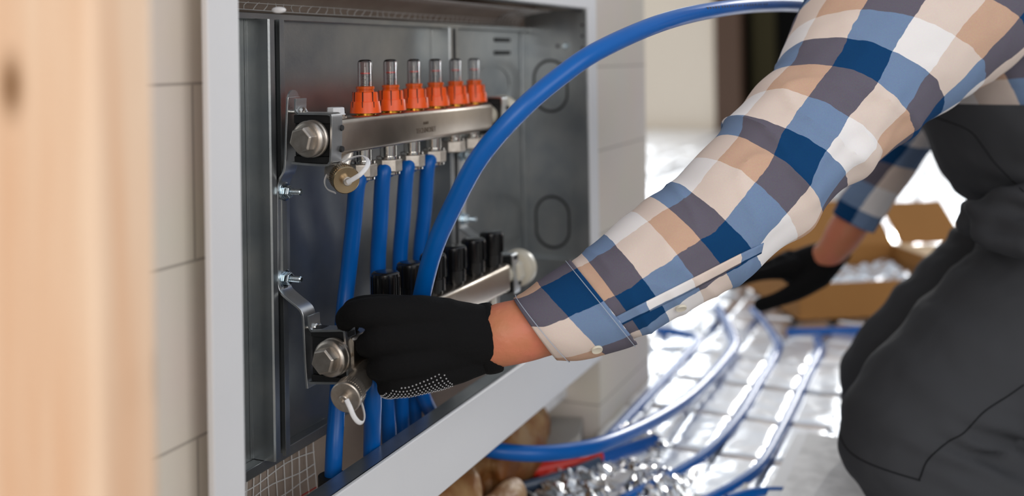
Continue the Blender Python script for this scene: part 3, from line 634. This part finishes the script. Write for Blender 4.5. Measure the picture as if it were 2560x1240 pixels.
# white board under the knees
bm = NB(); a = PZ(2020, 1092, .026); b_ = PZ(1950, 1250, .026); c_ = PZ(2125, 1092, .026)
ux = (b_-a); ux.z = 0; ux.normalize(); uy = Vector((ux.y, -ux.x, 0)); uy = uy if uy.dot(c_-a) > 0 else -uy
obox(bm, Vector((a.x, a.y, 0))+ux*.35+uy*.45+Vector((0, 0, .0275)), ux, uy, Vector((0, 0, 1)), .35, .45, .0045)
o = obj('white_board', bm, M['board'], smooth=False, bevel=.0006); tag(o, 'scuffed white flat board on the foil under the kneeling person', 'board')
bm = NB(); a2 = PZ(1985, 1100, .019); obox(bm, Vector((a2.x, a2.y, .0212))+ux*.33+uy*.30, ux, uy, Vector((0, 0, 1)), .35, .30, .0015)
o = obj('white_sheet', bm, M['whitep'], smooth=False); tag(o, 'thin white sheet showing along the left edge of the scuffed board', 'sheet')

# crumpled foil scraps
def scrap(c, sx, sy, h, rot, seed, label):
    bm = NB(); n = 17; g = []
    for i in range(n+1):
        row = []
        for j in range(n+1):
            u, v = i/n-.5, j/n-.5; q = Vector((u*3+seed, v*3, seed)); r1 = noise.noise(q); r2 = abs(noise.noise(q*2.3)); r3 = abs(noise.noise(q*4.1))*.7
            edge = max(abs(u), abs(v))*2
            x = (u+.10*noise.noise(q*1.7+Vector((9, 0, 0))))*sx; y = (v+.10*noise.noise(q*1.7+Vector((0, 9, 0))))*sy
            z = h*(.25+.8*abs(r1)+.9*r2+.5*r3)*(1.1-.6*edge)
            cs, sn = math.cos(rot), math.sin(rot); row.append(bm.verts.new((c.x+x*cs-y*sn, c.y+x*sn+y*cs, c.z+max(z, .0005))))
        g.append(row)
    for i in range(n):
        for j in range(n): bm.faces.new((g[i][j], g[i+1][j], g[i+1][j+1], g[i][j+1]))
    me = obj('foil_scrap', bm, M['foil2'], smooth=False); me.modifiers.new('solid', 'SOLIDIFY').thickness = .0004
    return tag(me, label, 'foil scrap', 'crumpled foil scraps')
scrap(PZ(1440, 1215, .012), .12, .10, .016, .3, 1.3, 'crumpled foil scrap at the bottom edge right of the red tool')
scrap(PZ(1600, 1100, .014), .11, .05, .014, .9, 5.1, 'long crumpled foil scrap just under the big looping pipe')
scrap(PZ(1650, 1225, .014), .12, .08, .014, .1, 8.7, 'torn foil scrap at the bottom edge between two floor pipes')
scrap(PZ(1590, 1175, .012), .10, .05, .013, 1.9, 12.2, 'small crumpled foil scrap between the red handle and the floor pipe')

# pliers
pt = thing('pliers', PZ(1400, 1180, 0), 'red and black handled pliers lying on the floor below the cabinet', 'pliers')
def zz(px, py, z): return PZ(px, py, z)
bm = NB(); tube(bm, [zz(1318, 1182, .020), zz(1360, 1170, .022), zz(1430, 1155, .024), zz(1500, 1140, .024)], [.0085, .0095, .0105, .0105], 18, k=6); obj('red_handle', bm, M['redgrip'], pt)
bm = NB(); wchain(bm, [(zz(1278, 1197, .014), .010), (zz(1300, 1192, .016), .0115), (zz(1322, 1183, .018), .010)]); obj('handle_tip', bm, M['blackp'], pt)
bm = NB(); tube(bm, [zz(1290, 1226, .012), zz(1360, 1208, .014), zz(1440, 1182, .018), zz(1500, 1158, .020)], 1, 14, flat=(.010, .006), up=Vector((0, 0, 1)), k=6); obj('dark_handle', bm, M['bluegrey'], pt)
bm = NB(); tube(bm, [zz(1500, 1150, .020), zz(1560, 1130, .020), zz(1640, 1105, .018)], 1, 14, flat=(.012, .007), up=Vector((0, 0, 1)), k=6); obj('jaw_head', bm, M['bluetool'], pt)
bm = NB(); tube(bm, [zz(1515, 1168, .014), zz(1570, 1150, .014), zz(1640, 1122, .014)], 1, 10, flat=(.004, .003), up=Vector((0, 0, 1)), k=6); obj('steel_blade', bm, M['chrome'], pt)
# black cable-like things at the bottom
bm = NB(); tube(bm, [zz(1130, 1262, .012), zz(1180, 1232, .016), zz(1240, 1222, .016), zz(1310, 1240, .014), zz(1340, 1262, .012)], .008, 14); o = obj('black_cable', bm, M['rubber']); tag(o, 'black rubber cable curling at the bottom edge below the foam', 'cable')

# ================================================================== CARDBOARD BOX
cb = thing('cardboard_box', PZ(2000, 815, 0), 'shallow open brown cardboard box on the foil behind the gloved hand', 'box')
A = PZ(2000, 812, .012); Bc = PZ(2250, 800, .012); Cc = PZ(1800, 745, .012)
hb = .078
ex = Bc-A; ex.z = 0; ex = ex.normalized()*.42; ey = Cc-A; ey.z = 0; ey = ey-ex*(ey.dot(ex)/ex.length_squared); ey = ey.normalized()*.40
A0 = Vector((A.x, A.y, .0225))
def wallq(p, q, h0, h1, t=.004):
    bm = NB(); d_ = (q-p); L_ = d_.length; d_.normalize(); nn = Vector((-d_.y, d_.x, 0)); obox(bm, (p+q)/2+Vector((0, 0, (h0+h1)/2)), d_, nn, Vector((0, 0, 1)), L_/2, t/2, (h1-h0)/2); return bm
cor = [A0, A0+ex, A0+ex+ey, A0+ey]
for i in range(4): obj('side', wallq(cor[i], cor[(i+1) % 4], 0, hb), M['card'], cb, smooth=False)
bm = NB(); cc = (cor[0]+cor[2])/2; obox(bm, cc+Vector((0, 0, .003)), ex.normalized(), ey.normalized(), Vector((0, 0, 1)), ex.length/2, ey.length/2, .002); obj('bottom', bm, M['card'], cb, smooth=False)
def flap(p, q, out, dz, m):
    bm = NB(); v = [p, q, q+out+Vector((0, 0, dz)), p+out+Vector((0, 0, dz))]; lo = [bm.verts.new(a_) for a_ in v]; hi = [bm.verts.new(a_+Vector((0, 0, .003))) for a_ in v]
    bm.faces.new(lo[::-1]); bm.faces.new(hi)
    for i in range(4): bm.faces.new((lo[i], lo[(i+1) % 4], hi[(i+1) % 4], hi[i]))
    return obj('flap', bm, m, cb, smooth=False)
hv = Vector((0, 0, hb))
flap(cor[1]+hv, cor[2]+hv, ex.normalized()*.24, -.015, M['cardin'])
flap(cor[2]+hv, cor[3]+hv, ey.normalized()*.12+Vector((0, 0, 0)), .10, M['card'])
flap(cor[2]+hv+ex.normalized()*.02, cor[2]+hv+ex.normalized()*.20, ey.normalized()*.12, .09, M['card'])
bm = NB(); n = 30; g = []
for i in range(n+1):
    row = []
    for j in range(n+1):
        q = cor[0]+ex*(.04+.92*i/n)+ey*(.04+.92*j/n); row.append(bm.verts.new((q.x, q.y, .018+.030+.03*abs(noise.noise(q*11))+.02*abs(noise.noise(q*31)))))
    g.append(row)
for i in range(n):
    for j in range(n): bm.faces.new((g[i][j], g[i+1][j], g[i+1][j+1], g[i][j+1]))
o = obj('foil_roll_contents', bm, M['foil2'], smooth=False); o.modifiers.new('solid', 'SOLIDIFY').thickness = .0006; tag(o, 'crumpled silver foil filling the open cardboard box', 'foil')
bpy.context.view_layer.update()

# ================================================================== THE PERSON
per = thing('person', PZ(2350, 1230, 0), 'person in checked shirt, charcoal trousers and black gloves kneeling and reaching into the cabinet', 'person')
# body: one continuous skin
bm = NB()
blobchain(bm, [(1190, 850, .955, 62), (1235, 842, .955, 76), (1262, 835, .955, 80), (1340, 815, .960, 80), (1500, 745, .97, 95), (1740, 590, .985, 112), (1950, 400, 1.03, 118), (2090, 260, 1.06, 120), (2300, 60, 1.16, 150), (2420, -20, 1.28, 150)], 24)
blobchain(bm, [(2030, 660, 1.70, 34), (2078, 628, 1.68, 37), (2118, 572, 1.67, 46), (2200, 450, 1.66, 40), (2300, 300, 1.64, 42), (2440, 90, 1.58, 60), (2490, -10, 1.45, 100)], 20)
for zoff in (-.05, 0, .05):
    blobchain(bm, [(2730, 560, 1.40+zoff, 140), (2680, 420, 1.39+zoff, 140), (2620, 240, 1.38+zoff, 150), (2560, 60, 1.37+zoff, 150), (2500, -60, 1.37+zoff, 120)], 20)
blobchain(bm, [(2470, -60, 1.36, 95), (2440, -190, 1.36, 90), (2400, -270, 1.36, 88)], 20)
blobchain(bm, [(2410, -330, 1.36, 145), (2390, -400, 1.36, 170), (2385, -470, 1.36, 150)], 24)   # skull
blobchain(bm, [(2300, -330, 1.36, 70), (2290, -290, 1.36, 50)], 14)                           # jaw
blobchain(bm, [(2240, -395, 1.36, 20), (2222, -365, 1.36, 26)], 10)                            # nose
blobchain(bm, [(2420, -385, 1.285, 24), (2416, -350, 1.29, 16)], 10); blobchain(bm, [(2420, -385, 1.435, 24), (2416, -350, 1.43, 16)], 10)
blobchain(bm, [(2262, -312, 1.34, 16), (2256, -312, 1.36, 18), (2262, -312, 1.38, 16)], 10)    # lips
for (hx, hy, hz, kx, ky, kz, dl) in ((2730, 590, 1.33, 2280, 1080, 1.26, 168), (2680, 520, 1.50, 2265, 955, 1.50, 60)):
    blobchain(bm, [(hx, hy, hz, 130), ((hx+kx)/2+25, (hy+ky)/2+25, (hz+kz)/2, 125), (kx+10, ky+10, kz, 100), (kx+60, ky+45, kz, 95)], 20)
    blobchain(bm, [(kx+20, ky+20, kz, 95), (kx+300, ky+dl, kz-.01, 85), (kx+620, ky+dl, kz-.02, 66), (kx+760, ky+dl, kz-.02, 62)], 18)
    blobchain(bm, [(kx+740, ky+dl, kz-.02, 66), (kx+830, ky+dl+20, kz-.02, 60), (kx+900, ky+dl+30, kz-.02, 45)], 14)
blobchain(bm, [(1236, 868, .948, 52), (1262, 872, .948, 46)], 14)
body = remesh('body', bm, M['skin'], per, .006, 5)
for zo in (-.032, .032):
    bm = NB(); p = P(2262, -392, 1.36+zo); bmesh.ops.create_uvsphere(bm, u_segments=16, v_segments=10, radius=.0105, matrix=Matrix.Translation(p+cR*.004)); ey_ = obj('eye', bm, M['eye'], per)
    bm = NB(); lathe(bm, p-cR*.0050, -cR, [(0, .0050), (.0018, .0046), (.0021, .001)], 16); obj('iris', bm, M['hair'], ey_)
bm = NB(); blobchain(bm, [(2440, -380, 1.36, 165), (2415, -440, 1.36, 182), (2395, -490, 1.36, 160)], 24)
remesh('hair', bm, M['hair'], per, .006, 3, lambda c, n: .004*noise.noise(c*60))

# clothing lofts with cloth UVs
SQ = .0445
def wrinkle(s, v, seed, amp):
    a = noise.noise(Vector((s*14+seed, v*26, seed)))*.42+noise.noise(Vector((s*9-v*16, v*10+s*12, seed+4)))*.55+noise.noise(Vector((s*40, v*30, seed+8)))*.42
    r = 1-abs(noise.noise(Vector((s*7+v*12, v*19-s*6, seed+2))))*2
    return amp*(a+.55*max(r, 0)**4)
def sleeve(bm, uvl, L_, R_, Zs, dr, u0, v0, seed, amp, seg=72, k=8, twist=0, open0=True, vdir=1, ringfn=None, ampf=None, shear=0, Vs=None, Us=None, Sh=None, squ=None):
    Vc = cromf(Vs, k) if Vs else None; Uc = cromf(Us, k) if Us else None; Shc = cromf(Sh, k) if Sh else None; squ = squ or SQ; sqs = cromf([squ]*(len(Zs)-5)+[squ*1.04, squ*1.08, squ*1.12, squ*1.16, squ*1.2], k) if len(Zs) > 12 else None
    cs = [P((a[0]+b[0])/2, (a[1]+b[1])/2, z) for a, b, z in zip(L_, R_, Zs)]
    hw = [math.hypot(a[0]-b[0], a[1]-b[1])/2*z/FPX for a, b, z in zip(L_, R_, Zs)]
    sd = [((P(b[0], b[1], z)-P(a[0], a[1], z))).normalized() for a, b, z in zip(L_, R_, Zs)]
    path = crom(cs, k); rr = cromf(hw, k); sides = crom(sd, k); n = len(path); rings = []; v = 0
    for i in range(n):
        if i: v += (path[i]-path[i-1]).length
        t = (path[min(i+1, n-1)]-path[max(i-1, 0)]).normalized(); b = sides[i].normalized(); toc = (CAM-path[i]).normalized()
        nrm = t.cross(b).normalized(); nrm = nrm if nrm.dot(toc) > 0 else -nrm
        row = []
        for j in range(seg+1):
            ph = -math.pi+2*math.pi*j/seg; s = ph*rr[i]
            A_ = ampf(v) if ampf else 1
            per_ = abs(ph)/math.pi   # fade the wrinkle difference at the seam
            w_ = wrinkle(rr[i]*1.0*math.sin(ph)*1.6, v, seed+(0 if abs(ph) < math.pi/2 else .0), amp*A_)
            p = path[i]+(b*math.sin(ph)*(rr[i]+w_)+nrm*math.cos(ph)*(rr[i]*dr+w_))
            uu = 1-(s/(sqs[i] if sqs else squ)+(Uc[i] if Uc else u0)); vv = 1-((Vc[i] if Vc else v/SQ+v0)-(Shc[i] if Shc else 0)*s/SQ)
            row.append((p, (uu+30, vv+30)))
        rings.append(row)
    V = [[bm.verts.new(p) for p, _ in row[:-1]] for row in rings]
    for a in range(n-1):
        for j in range(seg):
            j2 = (j+1) % seg; f = bm.faces.new((V[a][j], V[a][j2], V[a+1][j2], V[a+1][j])); f.smooth = True
            us = (rings[a][j][1], rings[a][j+1][1], rings[a+1][j+1][1], rings[a+1][j][1])
            for lp, uvv in zip(f.loops, us): lp[uvl].uv = uvv
    return V, rings
bm = NB(); uvl = bm.loops.layers.uv.new('UVMap')
Lp = [(1403, 684), (1442, 651), (1478, 618), (1560, 546), (1610, 506), (1668, 466), (1735, 396), (1800, 334), (1838, 288), (1905, 212), (1962, 146), (1984, 88), (2012, 10), (2060, -90), (2140, -220)]
Rp = [(1550, 854), (1582, 844), (1640, 822), (1722, 775), (1795, 733), (1862, 692), (1935, 625), (2008, 572), (2070, 508), (2150, 440), (2235, 372), (2320, 305), (2420, 238), (2530, 165), (2650, 60)]
Zp = [.962, .963, .965, .970, .975, .98, .987, 1.0, 1.01, 1.03, 1.055, 1.08, 1.11, 1.15, 1.22]
def interp(x, xs, ys):
    if x <= xs[0]: return ys[0]+(x-xs[0])*(ys[1]-ys[0])/(xs[1]-xs[0])
    for a, b, c, d_ in zip(xs, xs[1:], ys, ys[1:]):
        if x <= b: return c+(x-a)*(d_-c)/(b-a)
    return ys[-1]+(x-xs[-1])*(ys[-1]-ys[-2])/(xs[-1]-xs[-2])
VS = [interp(i, [1.93, 4.82, 7.67, 10.28], [.5, 3.5, 6.5, 9.5]) for i in range(15)]
US = [interp(i, [0, 5.4, 8.5, 11.7, 14], [.18, .18, .82, 1.26, 1.4]) for i in range(15)]
SH = [interp(i, [0, 4, 8, 14], [-.05, 0, .2, .2]) for i in range(15)]
sleeve(bm, uvl, Lp, Rp, Zp, .92, 0, 0, 3.0, .0060, 110, 12, ampf=lambda v: .6+.5*math.exp(-((v-.27)/.09)**2), Vs=VS, Us=US, Sh=SH, squ=.0425)
# far sleeve
Lf = [(2082, 532), (2105, 485), (2150, 430), (2205, 375), (2260, 290), (2330, 150), (2400, 20)]
Rf = [(2183, 578), (2215, 530), (2260, 468), (2308, 395), (2372, 300), (2470, 190), (2540, 80)]
sleeve(bm, uvl, Lf, Rf, [1.665, 1.66, 1.655, 1.65, 1.63, 1.60, 1.52], .9, 1.3, .4, 9.0, .003, 48, 6)
# torso
Lt = [(2470, 470), (2390, 400), (2320, 300), (2290, 200), (2270, 100), (2285, 0), (2310, -70), (2345, -120), (2380, -170)]
Rt = [(2960, 330), (2920, 250), (2880, 170), (2830, 80), (2780, -20), (2730, -100), (2670, -150), (2600, -180), (2530, -210)]
def torso_part(zs, dr, u0, v0, seed, amp): sleeve(bm, uvl, Lt, Rt, zs, dr, u0, v0, seed, amp, 96, 8)
torso_part([1.39, 1.385, 1.38, 1.375, 1.37, 1.37, 1.37, 1.37, 1.37], 1.22, 2.2, 1.1, 15.0, .005)
bmesh.ops.recalc_face_normals(bm, faces=bm.faces)
sh = obj('shirt', bm, M['plaid'], per, recalc=False); sh.modifiers.new('solid', 'SOLIDIFY').thickness = .0012
# cuff: a stiffer band with two rows of stitching and a button
bm = NB(); uvl = bm.loops.layers.uv.new('UVMap')
Lc = [(1283, 746), (1300, 736), (1344, 705), (1397, 670), (1426, 650)]; Rc = [(1392, 898), (1450, 898), (1511, 883), (1564, 867), (1590, 857)]
V, rg = sleeve(bm, uvl, Lc, Rc, [.957, .958, .960, .962, .963], .92, 1.25, 1.0, 21.0, .0010, 80, 6, Vs=[2.15, 2.4, 3.0, 3.75, 4.0], squ=.0425)
cf = obj('cuff', bm, M['plaid'], sh, recalc=False); cf.modifiers.new('solid', 'SOLIDIFY').thickness = .0022
bm = NB()
for q in (3, 22):
    pts = [r[0]+(r[0]-CAM).normalized()*-.0016 for r in rg[q]]; cen = sum((p for p in pts), Vector())/len(pts); pts = [p+(p-cen).normalized()*.0012 for p in pts]; tube(bm, pts[:-1], .00035, 6, k=0)
obj('cuff_stitching', bm, M['thread'], cf)
dg = bpy.context.evaluated_depsgraph_get()
def seamline(name, pix, surf, m, parent, r=.0006, off=.0004):
    b_ = BVHTree.FromObject(surf, bpy.context.evaluated_depsgraph_get()); out = []
    pts = crom([Vector((a, b, 0)) for a, b in pix], 8)
    mw = surf.matrix_world.inverted(); o_ = mw @ CAM
    for q in pts:
        d_ = (mw.to_3x3() @ ray(q.x, q.y)).normalized(); h = b_.ray_cast(o_, d_)
        if h[0] is not None: out.append(surf.matrix_world @ (h[0]-d_*off))
    if len(out) > 3:
        bm = NB(); tube(bm, out, r, 6, k=0); return obj(name, bm, m, parent)
def button(px, py, surf, parent):
    b_ = BVHTree.FromObject(surf, bpy.context.evaluated_depsgraph_get()); mw = surf.matrix_world.inverted(); d_ = (mw.to_3x3() @ ray(px, py)).normalized(); h = b_.ray_cast(mw @ CAM, d_)
    if h[0] is None: return
    c = surf.matrix_world @ h[0]; n_ = h[1] if h[1].dot(d_) < 0 else -h[1]
    bm = NB(); lathe(bm, c, n_, [(0, .0050), (.0014, .0052), (.0022, .0048), (.0018, .0036), (.0018, .0001)], 24); obj('button', bm, M['cream'], parent)
bpy.context.view_layer.update()
button(1492, 872, cf, cf); button(1702, 768, sh, sh)
def strip(name, top, low, surf, m, parent, off=.0016, us=(0, 1), vs=(0, 9)):
    b_ = BVHTree.FromObject(surf, bpy.context.evaluated_depsgraph_get()); mw = surf.matrix_world.inverted(); o_ = mw @ CAM
    A_ = crom([Vector((a, b, 0)) for a, b in top], 20); B_ = crom([Vector((a, b, 0)) for a, b in low], 20); bm = NB(); uvl = bm.loops.layers.uv.new('UVMap'); G = []
    for q0, q1 in zip(A_, B_):
        row = []
        for k in range(5):
            q = q0.lerp(q1, k/4); d_ = (mw.to_3x3() @ ray(q.x, q.y)).normalized(); h = b_.ray_cast(o_, d_)
            row.append(bm.verts.new(surf.matrix_world @ (h[0]-d_*off)) if h[0] is not None else None)
        G.append(row)
    n = len(G)
    for i in range(n-1):
        for k in range(4):
            vv = (G[i][k], G[i][k+1], G[i+1][k+1], G[i+1][k])
            if None in vv: continue
            f = bm.faces.new(vv)
            for lp, (a, b) in zip(f.loops, ((i, k), (i, k+1), (i+1, k+1), (i+1, k))): lp[uvl].uv = (us[0]+(us[1]-us[0])*b/4, vs[0]+(vs[1]-vs[0])*a/(n-1))
    o = obj(name, bm, m, parent, recalc=False); o.modifiers.new('solid', 'SOLIDIFY').thickness = .0008; return o
strip('placket', [(1514, 806), (1600, 762), (1720, 702), (1850, 636), (1910, 608)], [(1524, 828), (1612, 785), (1730, 727), (1850, 662), (1904, 634)], sh, M['plaid'], sh, us=(32.5, 33.1), vs=(34.2, 30.0))

# trousers: bib, hips and both legs as one cloth surface
bm = NB()
for zoff in (-.055, .055):
    blobchain(bm, [(2780, 620, 1.40+zoff, 215), (2700, 480, 1.39+zoff, 238), (2622, 330, 1.385+zoff, 270), (2570, 180, 1.38+zoff, 285)], 28)
blobchain(bm, [(2770, 600, 1.33, 215), (2610, 742, 1.30, 198), (2440, 905, 1.28, 188), (2300, 1052, 1.26, 178), (2272, 1100, 1.255, 172)], 28)
blobchain(bm, [(2276, 1085, 1.255, 174), (2330, 1180, 1.25, 165), (2560, 1250, 1.24, 138), (2980, 1250, 1.23, 110)], 24)
blobchain(bm, [(2700, 500, 1.50, 175), (2512, 680, 1.50, 154), (2380, 808, 1.50, 150), (2262, 940, 1.50, 148), (2250, 985, 1.50, 146)], 28)
blobchain(bm, [(2256, 965, 1.50, 146), (2330, 1005, 1.50, 138), (2560, 1035, 1.50, 118), (2980, 1040, 1.49, 95)], 24)
blobchain(bm, [(2445, 545, 1.26, 50), (2500, 520, 1.22, 48), (2580, 505, 1.20, 55)], 16)
blobchain(bm, [(2440, 520, 1.24, 30), (2480, 590, 1.21, 40), (2580, 600, 1.18, 55)], 16)
def tw(c, n):
    d_ = c-CAM; px_ = CX+FPX*d_.dot(cR)/d_.dot(cF); py_ = CY-FPX*d_.dot(cU)/d_.dot(cF)
    base = .0025*noise.noise(c*16)+.0012*noise.noise(c*45)
    k1 = math.exp(-((px_-2480)/150)**2-((py_-1130)/80)**2); k2 = math.exp(-((px_-2500)/130)**2-((py_-540)/90)**2)
    q = c.dot(cU)*1.0+c.dot(cR)*.45
    fold = math.sin(q*210+3*noise.noise(c*14))
    return base+.0055*fold*(k1+k2*.9)+.0018*math.sin(q*90+2*noise.noise(c*9))
tr = remesh('trousers', bm, M['trouser'], per, .0055, 8, tw)
me = tr.data; b2 = NB(); b2.from_mesh(me)
zc_ = .6-(266-130)*1.19/FPX
bmesh.ops.bisect_plane(b2, geom=b2.verts[:]+b2.edges[:]+b2.faces[:], plane_co=(0, 0, zc_), plane_no=(0, 0, 1), clear_outer=True); b2.to_mesh(me); b2.free()
bpy.context.view_layer.update()
seamline('knee_seam', [(2092, 1070), (2120, 1125), (2180, 1162), (2290, 1198), (2300, 1195), (2320, 1150), (2370, 1105), (2410, 1082), (2460, 1030), (2520, 990), (2560, 962)], tr, M['seam'], tr, .0009)
seamline('bib_seam', [(2330, 290), (2420, 325), (2460, 370), (2490, 410), (2560, 480)], tr, M['seam'], tr, .0007)

for (bx, by, bz) in ((2980, 1245, 1.235), (2985, 1045, 1.485)):
    bm = NB(); blobchain(bm, [(bx-20, by, bz, 90), (bx+100, by+5, bz, 84), (bx+190, by+20, bz, 88), (bx+215, by+60, bz, 70)], 18); remesh('boot', bm, M['rubber'], per, .006, 4)
# --- gloves
near = [[(1215, 800, .955, 36), (1150, 795, .94, 42), (1080, 788, .925, 48), (980, 784, .905, 45), (905, 782, .90, 36), (872, 790, .915, 31), (864, 806, .945, 24), (880, 815, .962, 19)],
        [(1215, 840, .955, 40), (1080, 840, .92, 52), (965, 846, .900, 42), (928, 857, .905, 33), (916, 864, .935, 28), (930, 870, .965, 26), (960, 870, .98, 24)],
        [(1215, 870, .955, 40), (1080, 890, .92, 50), (990, 905, .905, 42), (952, 918, .91, 32), (942, 925, .94, 27), (958, 930, .97, 25), (985, 930, .985, 23)],
        [(1215, 898, .955, 34), (1110, 925, .93, 45), (1015, 952, .915, 40), (978, 965, .92, 31), (968, 968, .945, 26), (983, 970, .97, 24)],
        [(1190, 810, .965, 36), (1080, 782, .96, 38), (980, 768, .955, 32), (915, 764, .955, 27), (880, 772, .955, 25)],
        [(1190, 850, .965, 62), (1090, 850, .95, 66)], [(1205, 848, .948, 64), (1130, 838, .934, 70), (1050, 850, .925, 62)], [(1130, 860, .94, 74), (1050, 880, .93, 66), (1000, 870, .92, 50)]]
bm = NB()
for c in near: blobchain(bm, c, 16)
blobchain(bm, [(1195, 848, .958, 66), (1226, 846, .957, 74)], 24)
gl = remesh('glove', bm, M['glove'], per, .0022, 3, lambda c, n: .0006*noise.noise(c*70)); gl['label'] = 'black knitted glove gripping the lower manifold'
bm = NB()
ring = [P(1221+a_*6*math.cos(t)+9*math.sin(t)*0, 846, .957)*1.0+cU*(-math.sin(t)*81*.957/FPX)*1.0+cF*(math.cos(t)*.0245)+cR*(.006*math.sin(t)) for a_ in (0,) for t in [2*math.pi*i/40 for i in range(41)]]
tube(bm, ring, 1, 12, flat=(.0085, .0022), up=cR, k=0)
obj('glove_cuff', bm, M['glove'], gl)
bpy.context.view_layer.update()
bv = BVHTree.FromObject(gl, bpy.context.evaluated_depsgraph_get()); bm = NB()
dirn = (cU*.72+cF*.66+cR*.06).normalized()   # rays travel up into the palm heel
o1 = dirn.cross(cR).normalized(); o2 = dirn.cross(o1).normalized(); c0 = P(1040, 960, .94)
cnt = 0
for i in range(-30, 31):
    for j in range(-30, 31):
        s0 = c0-dirn*.15+o1*(i*.0031)+o2*(j*.0031+(.00155 if i % 2 else 0))
        h = bv.ray_cast(s0, dirn)
        if h[0] is None: continue
        d_ = h[0]-CAM; px_ = CX+FPX*d_.dot(cR)/d_.dot(cF)
        py_ = CY-FPX*d_.dot(cU)/d_.dot(cF)
        if px_ > 1132 or h[1].dot(dirn) > -.30 or py_ < 985-(px_-960)*.375-(0 if px_ < 1105 else -(px_-1105)*1.4): continue
        bmesh.ops.create_icosphere(bm, subdivisions=1, radius=.00075, matrix=Matrix.Translation(h[0])); cnt += 1
o = obj('grip_dots', bm, M['dots'], gl); o['kind'] = 'stuff'; o['label'] = 'white grip dots on the palm side'
bm = NB()
for c in ([(2095, 628, 1.69, 34), (2040, 655, 1.70, 46), (1990, 672, 1.71, 44), (1960, 664, 1.71, 32)], [(2085, 650, 1.685, 28), (2045, 680, 1.69, 38), (2005, 698, 1.70, 36)],
          [(1985, 672, 1.69, 30), (1925, 682, 1.69, 18), (1880, 692, 1.70, 15), (1838, 708, 1.71, 13)], [(1975, 650, 1.72, 26), (1915, 670, 1.73, 17), (1870, 690, 1.74, 15), (1828, 712, 1.75, 13)],
          [(1975, 648, 1.75, 24), (1930, 664, 1.77, 16), (1885, 685, 1.78, 14)], [(1985, 648, 1.78, 22), (1945, 660, 1.80, 15), (1905, 676, 1.81, 13)],
          [(2050, 690, 1.68, 30), (1995, 725, 1.67, 25), (1945, 748, 1.66, 19), (1902, 762, 1.66, 18)]): blobchain(bm, c, 14)
g2 = remesh('glove', bm, M['glove'], per, .003, 3); g2['label'] = 'black knitted glove of the far hand, thumb spread over the cardboard box'
bpy.context.view_layer.update()
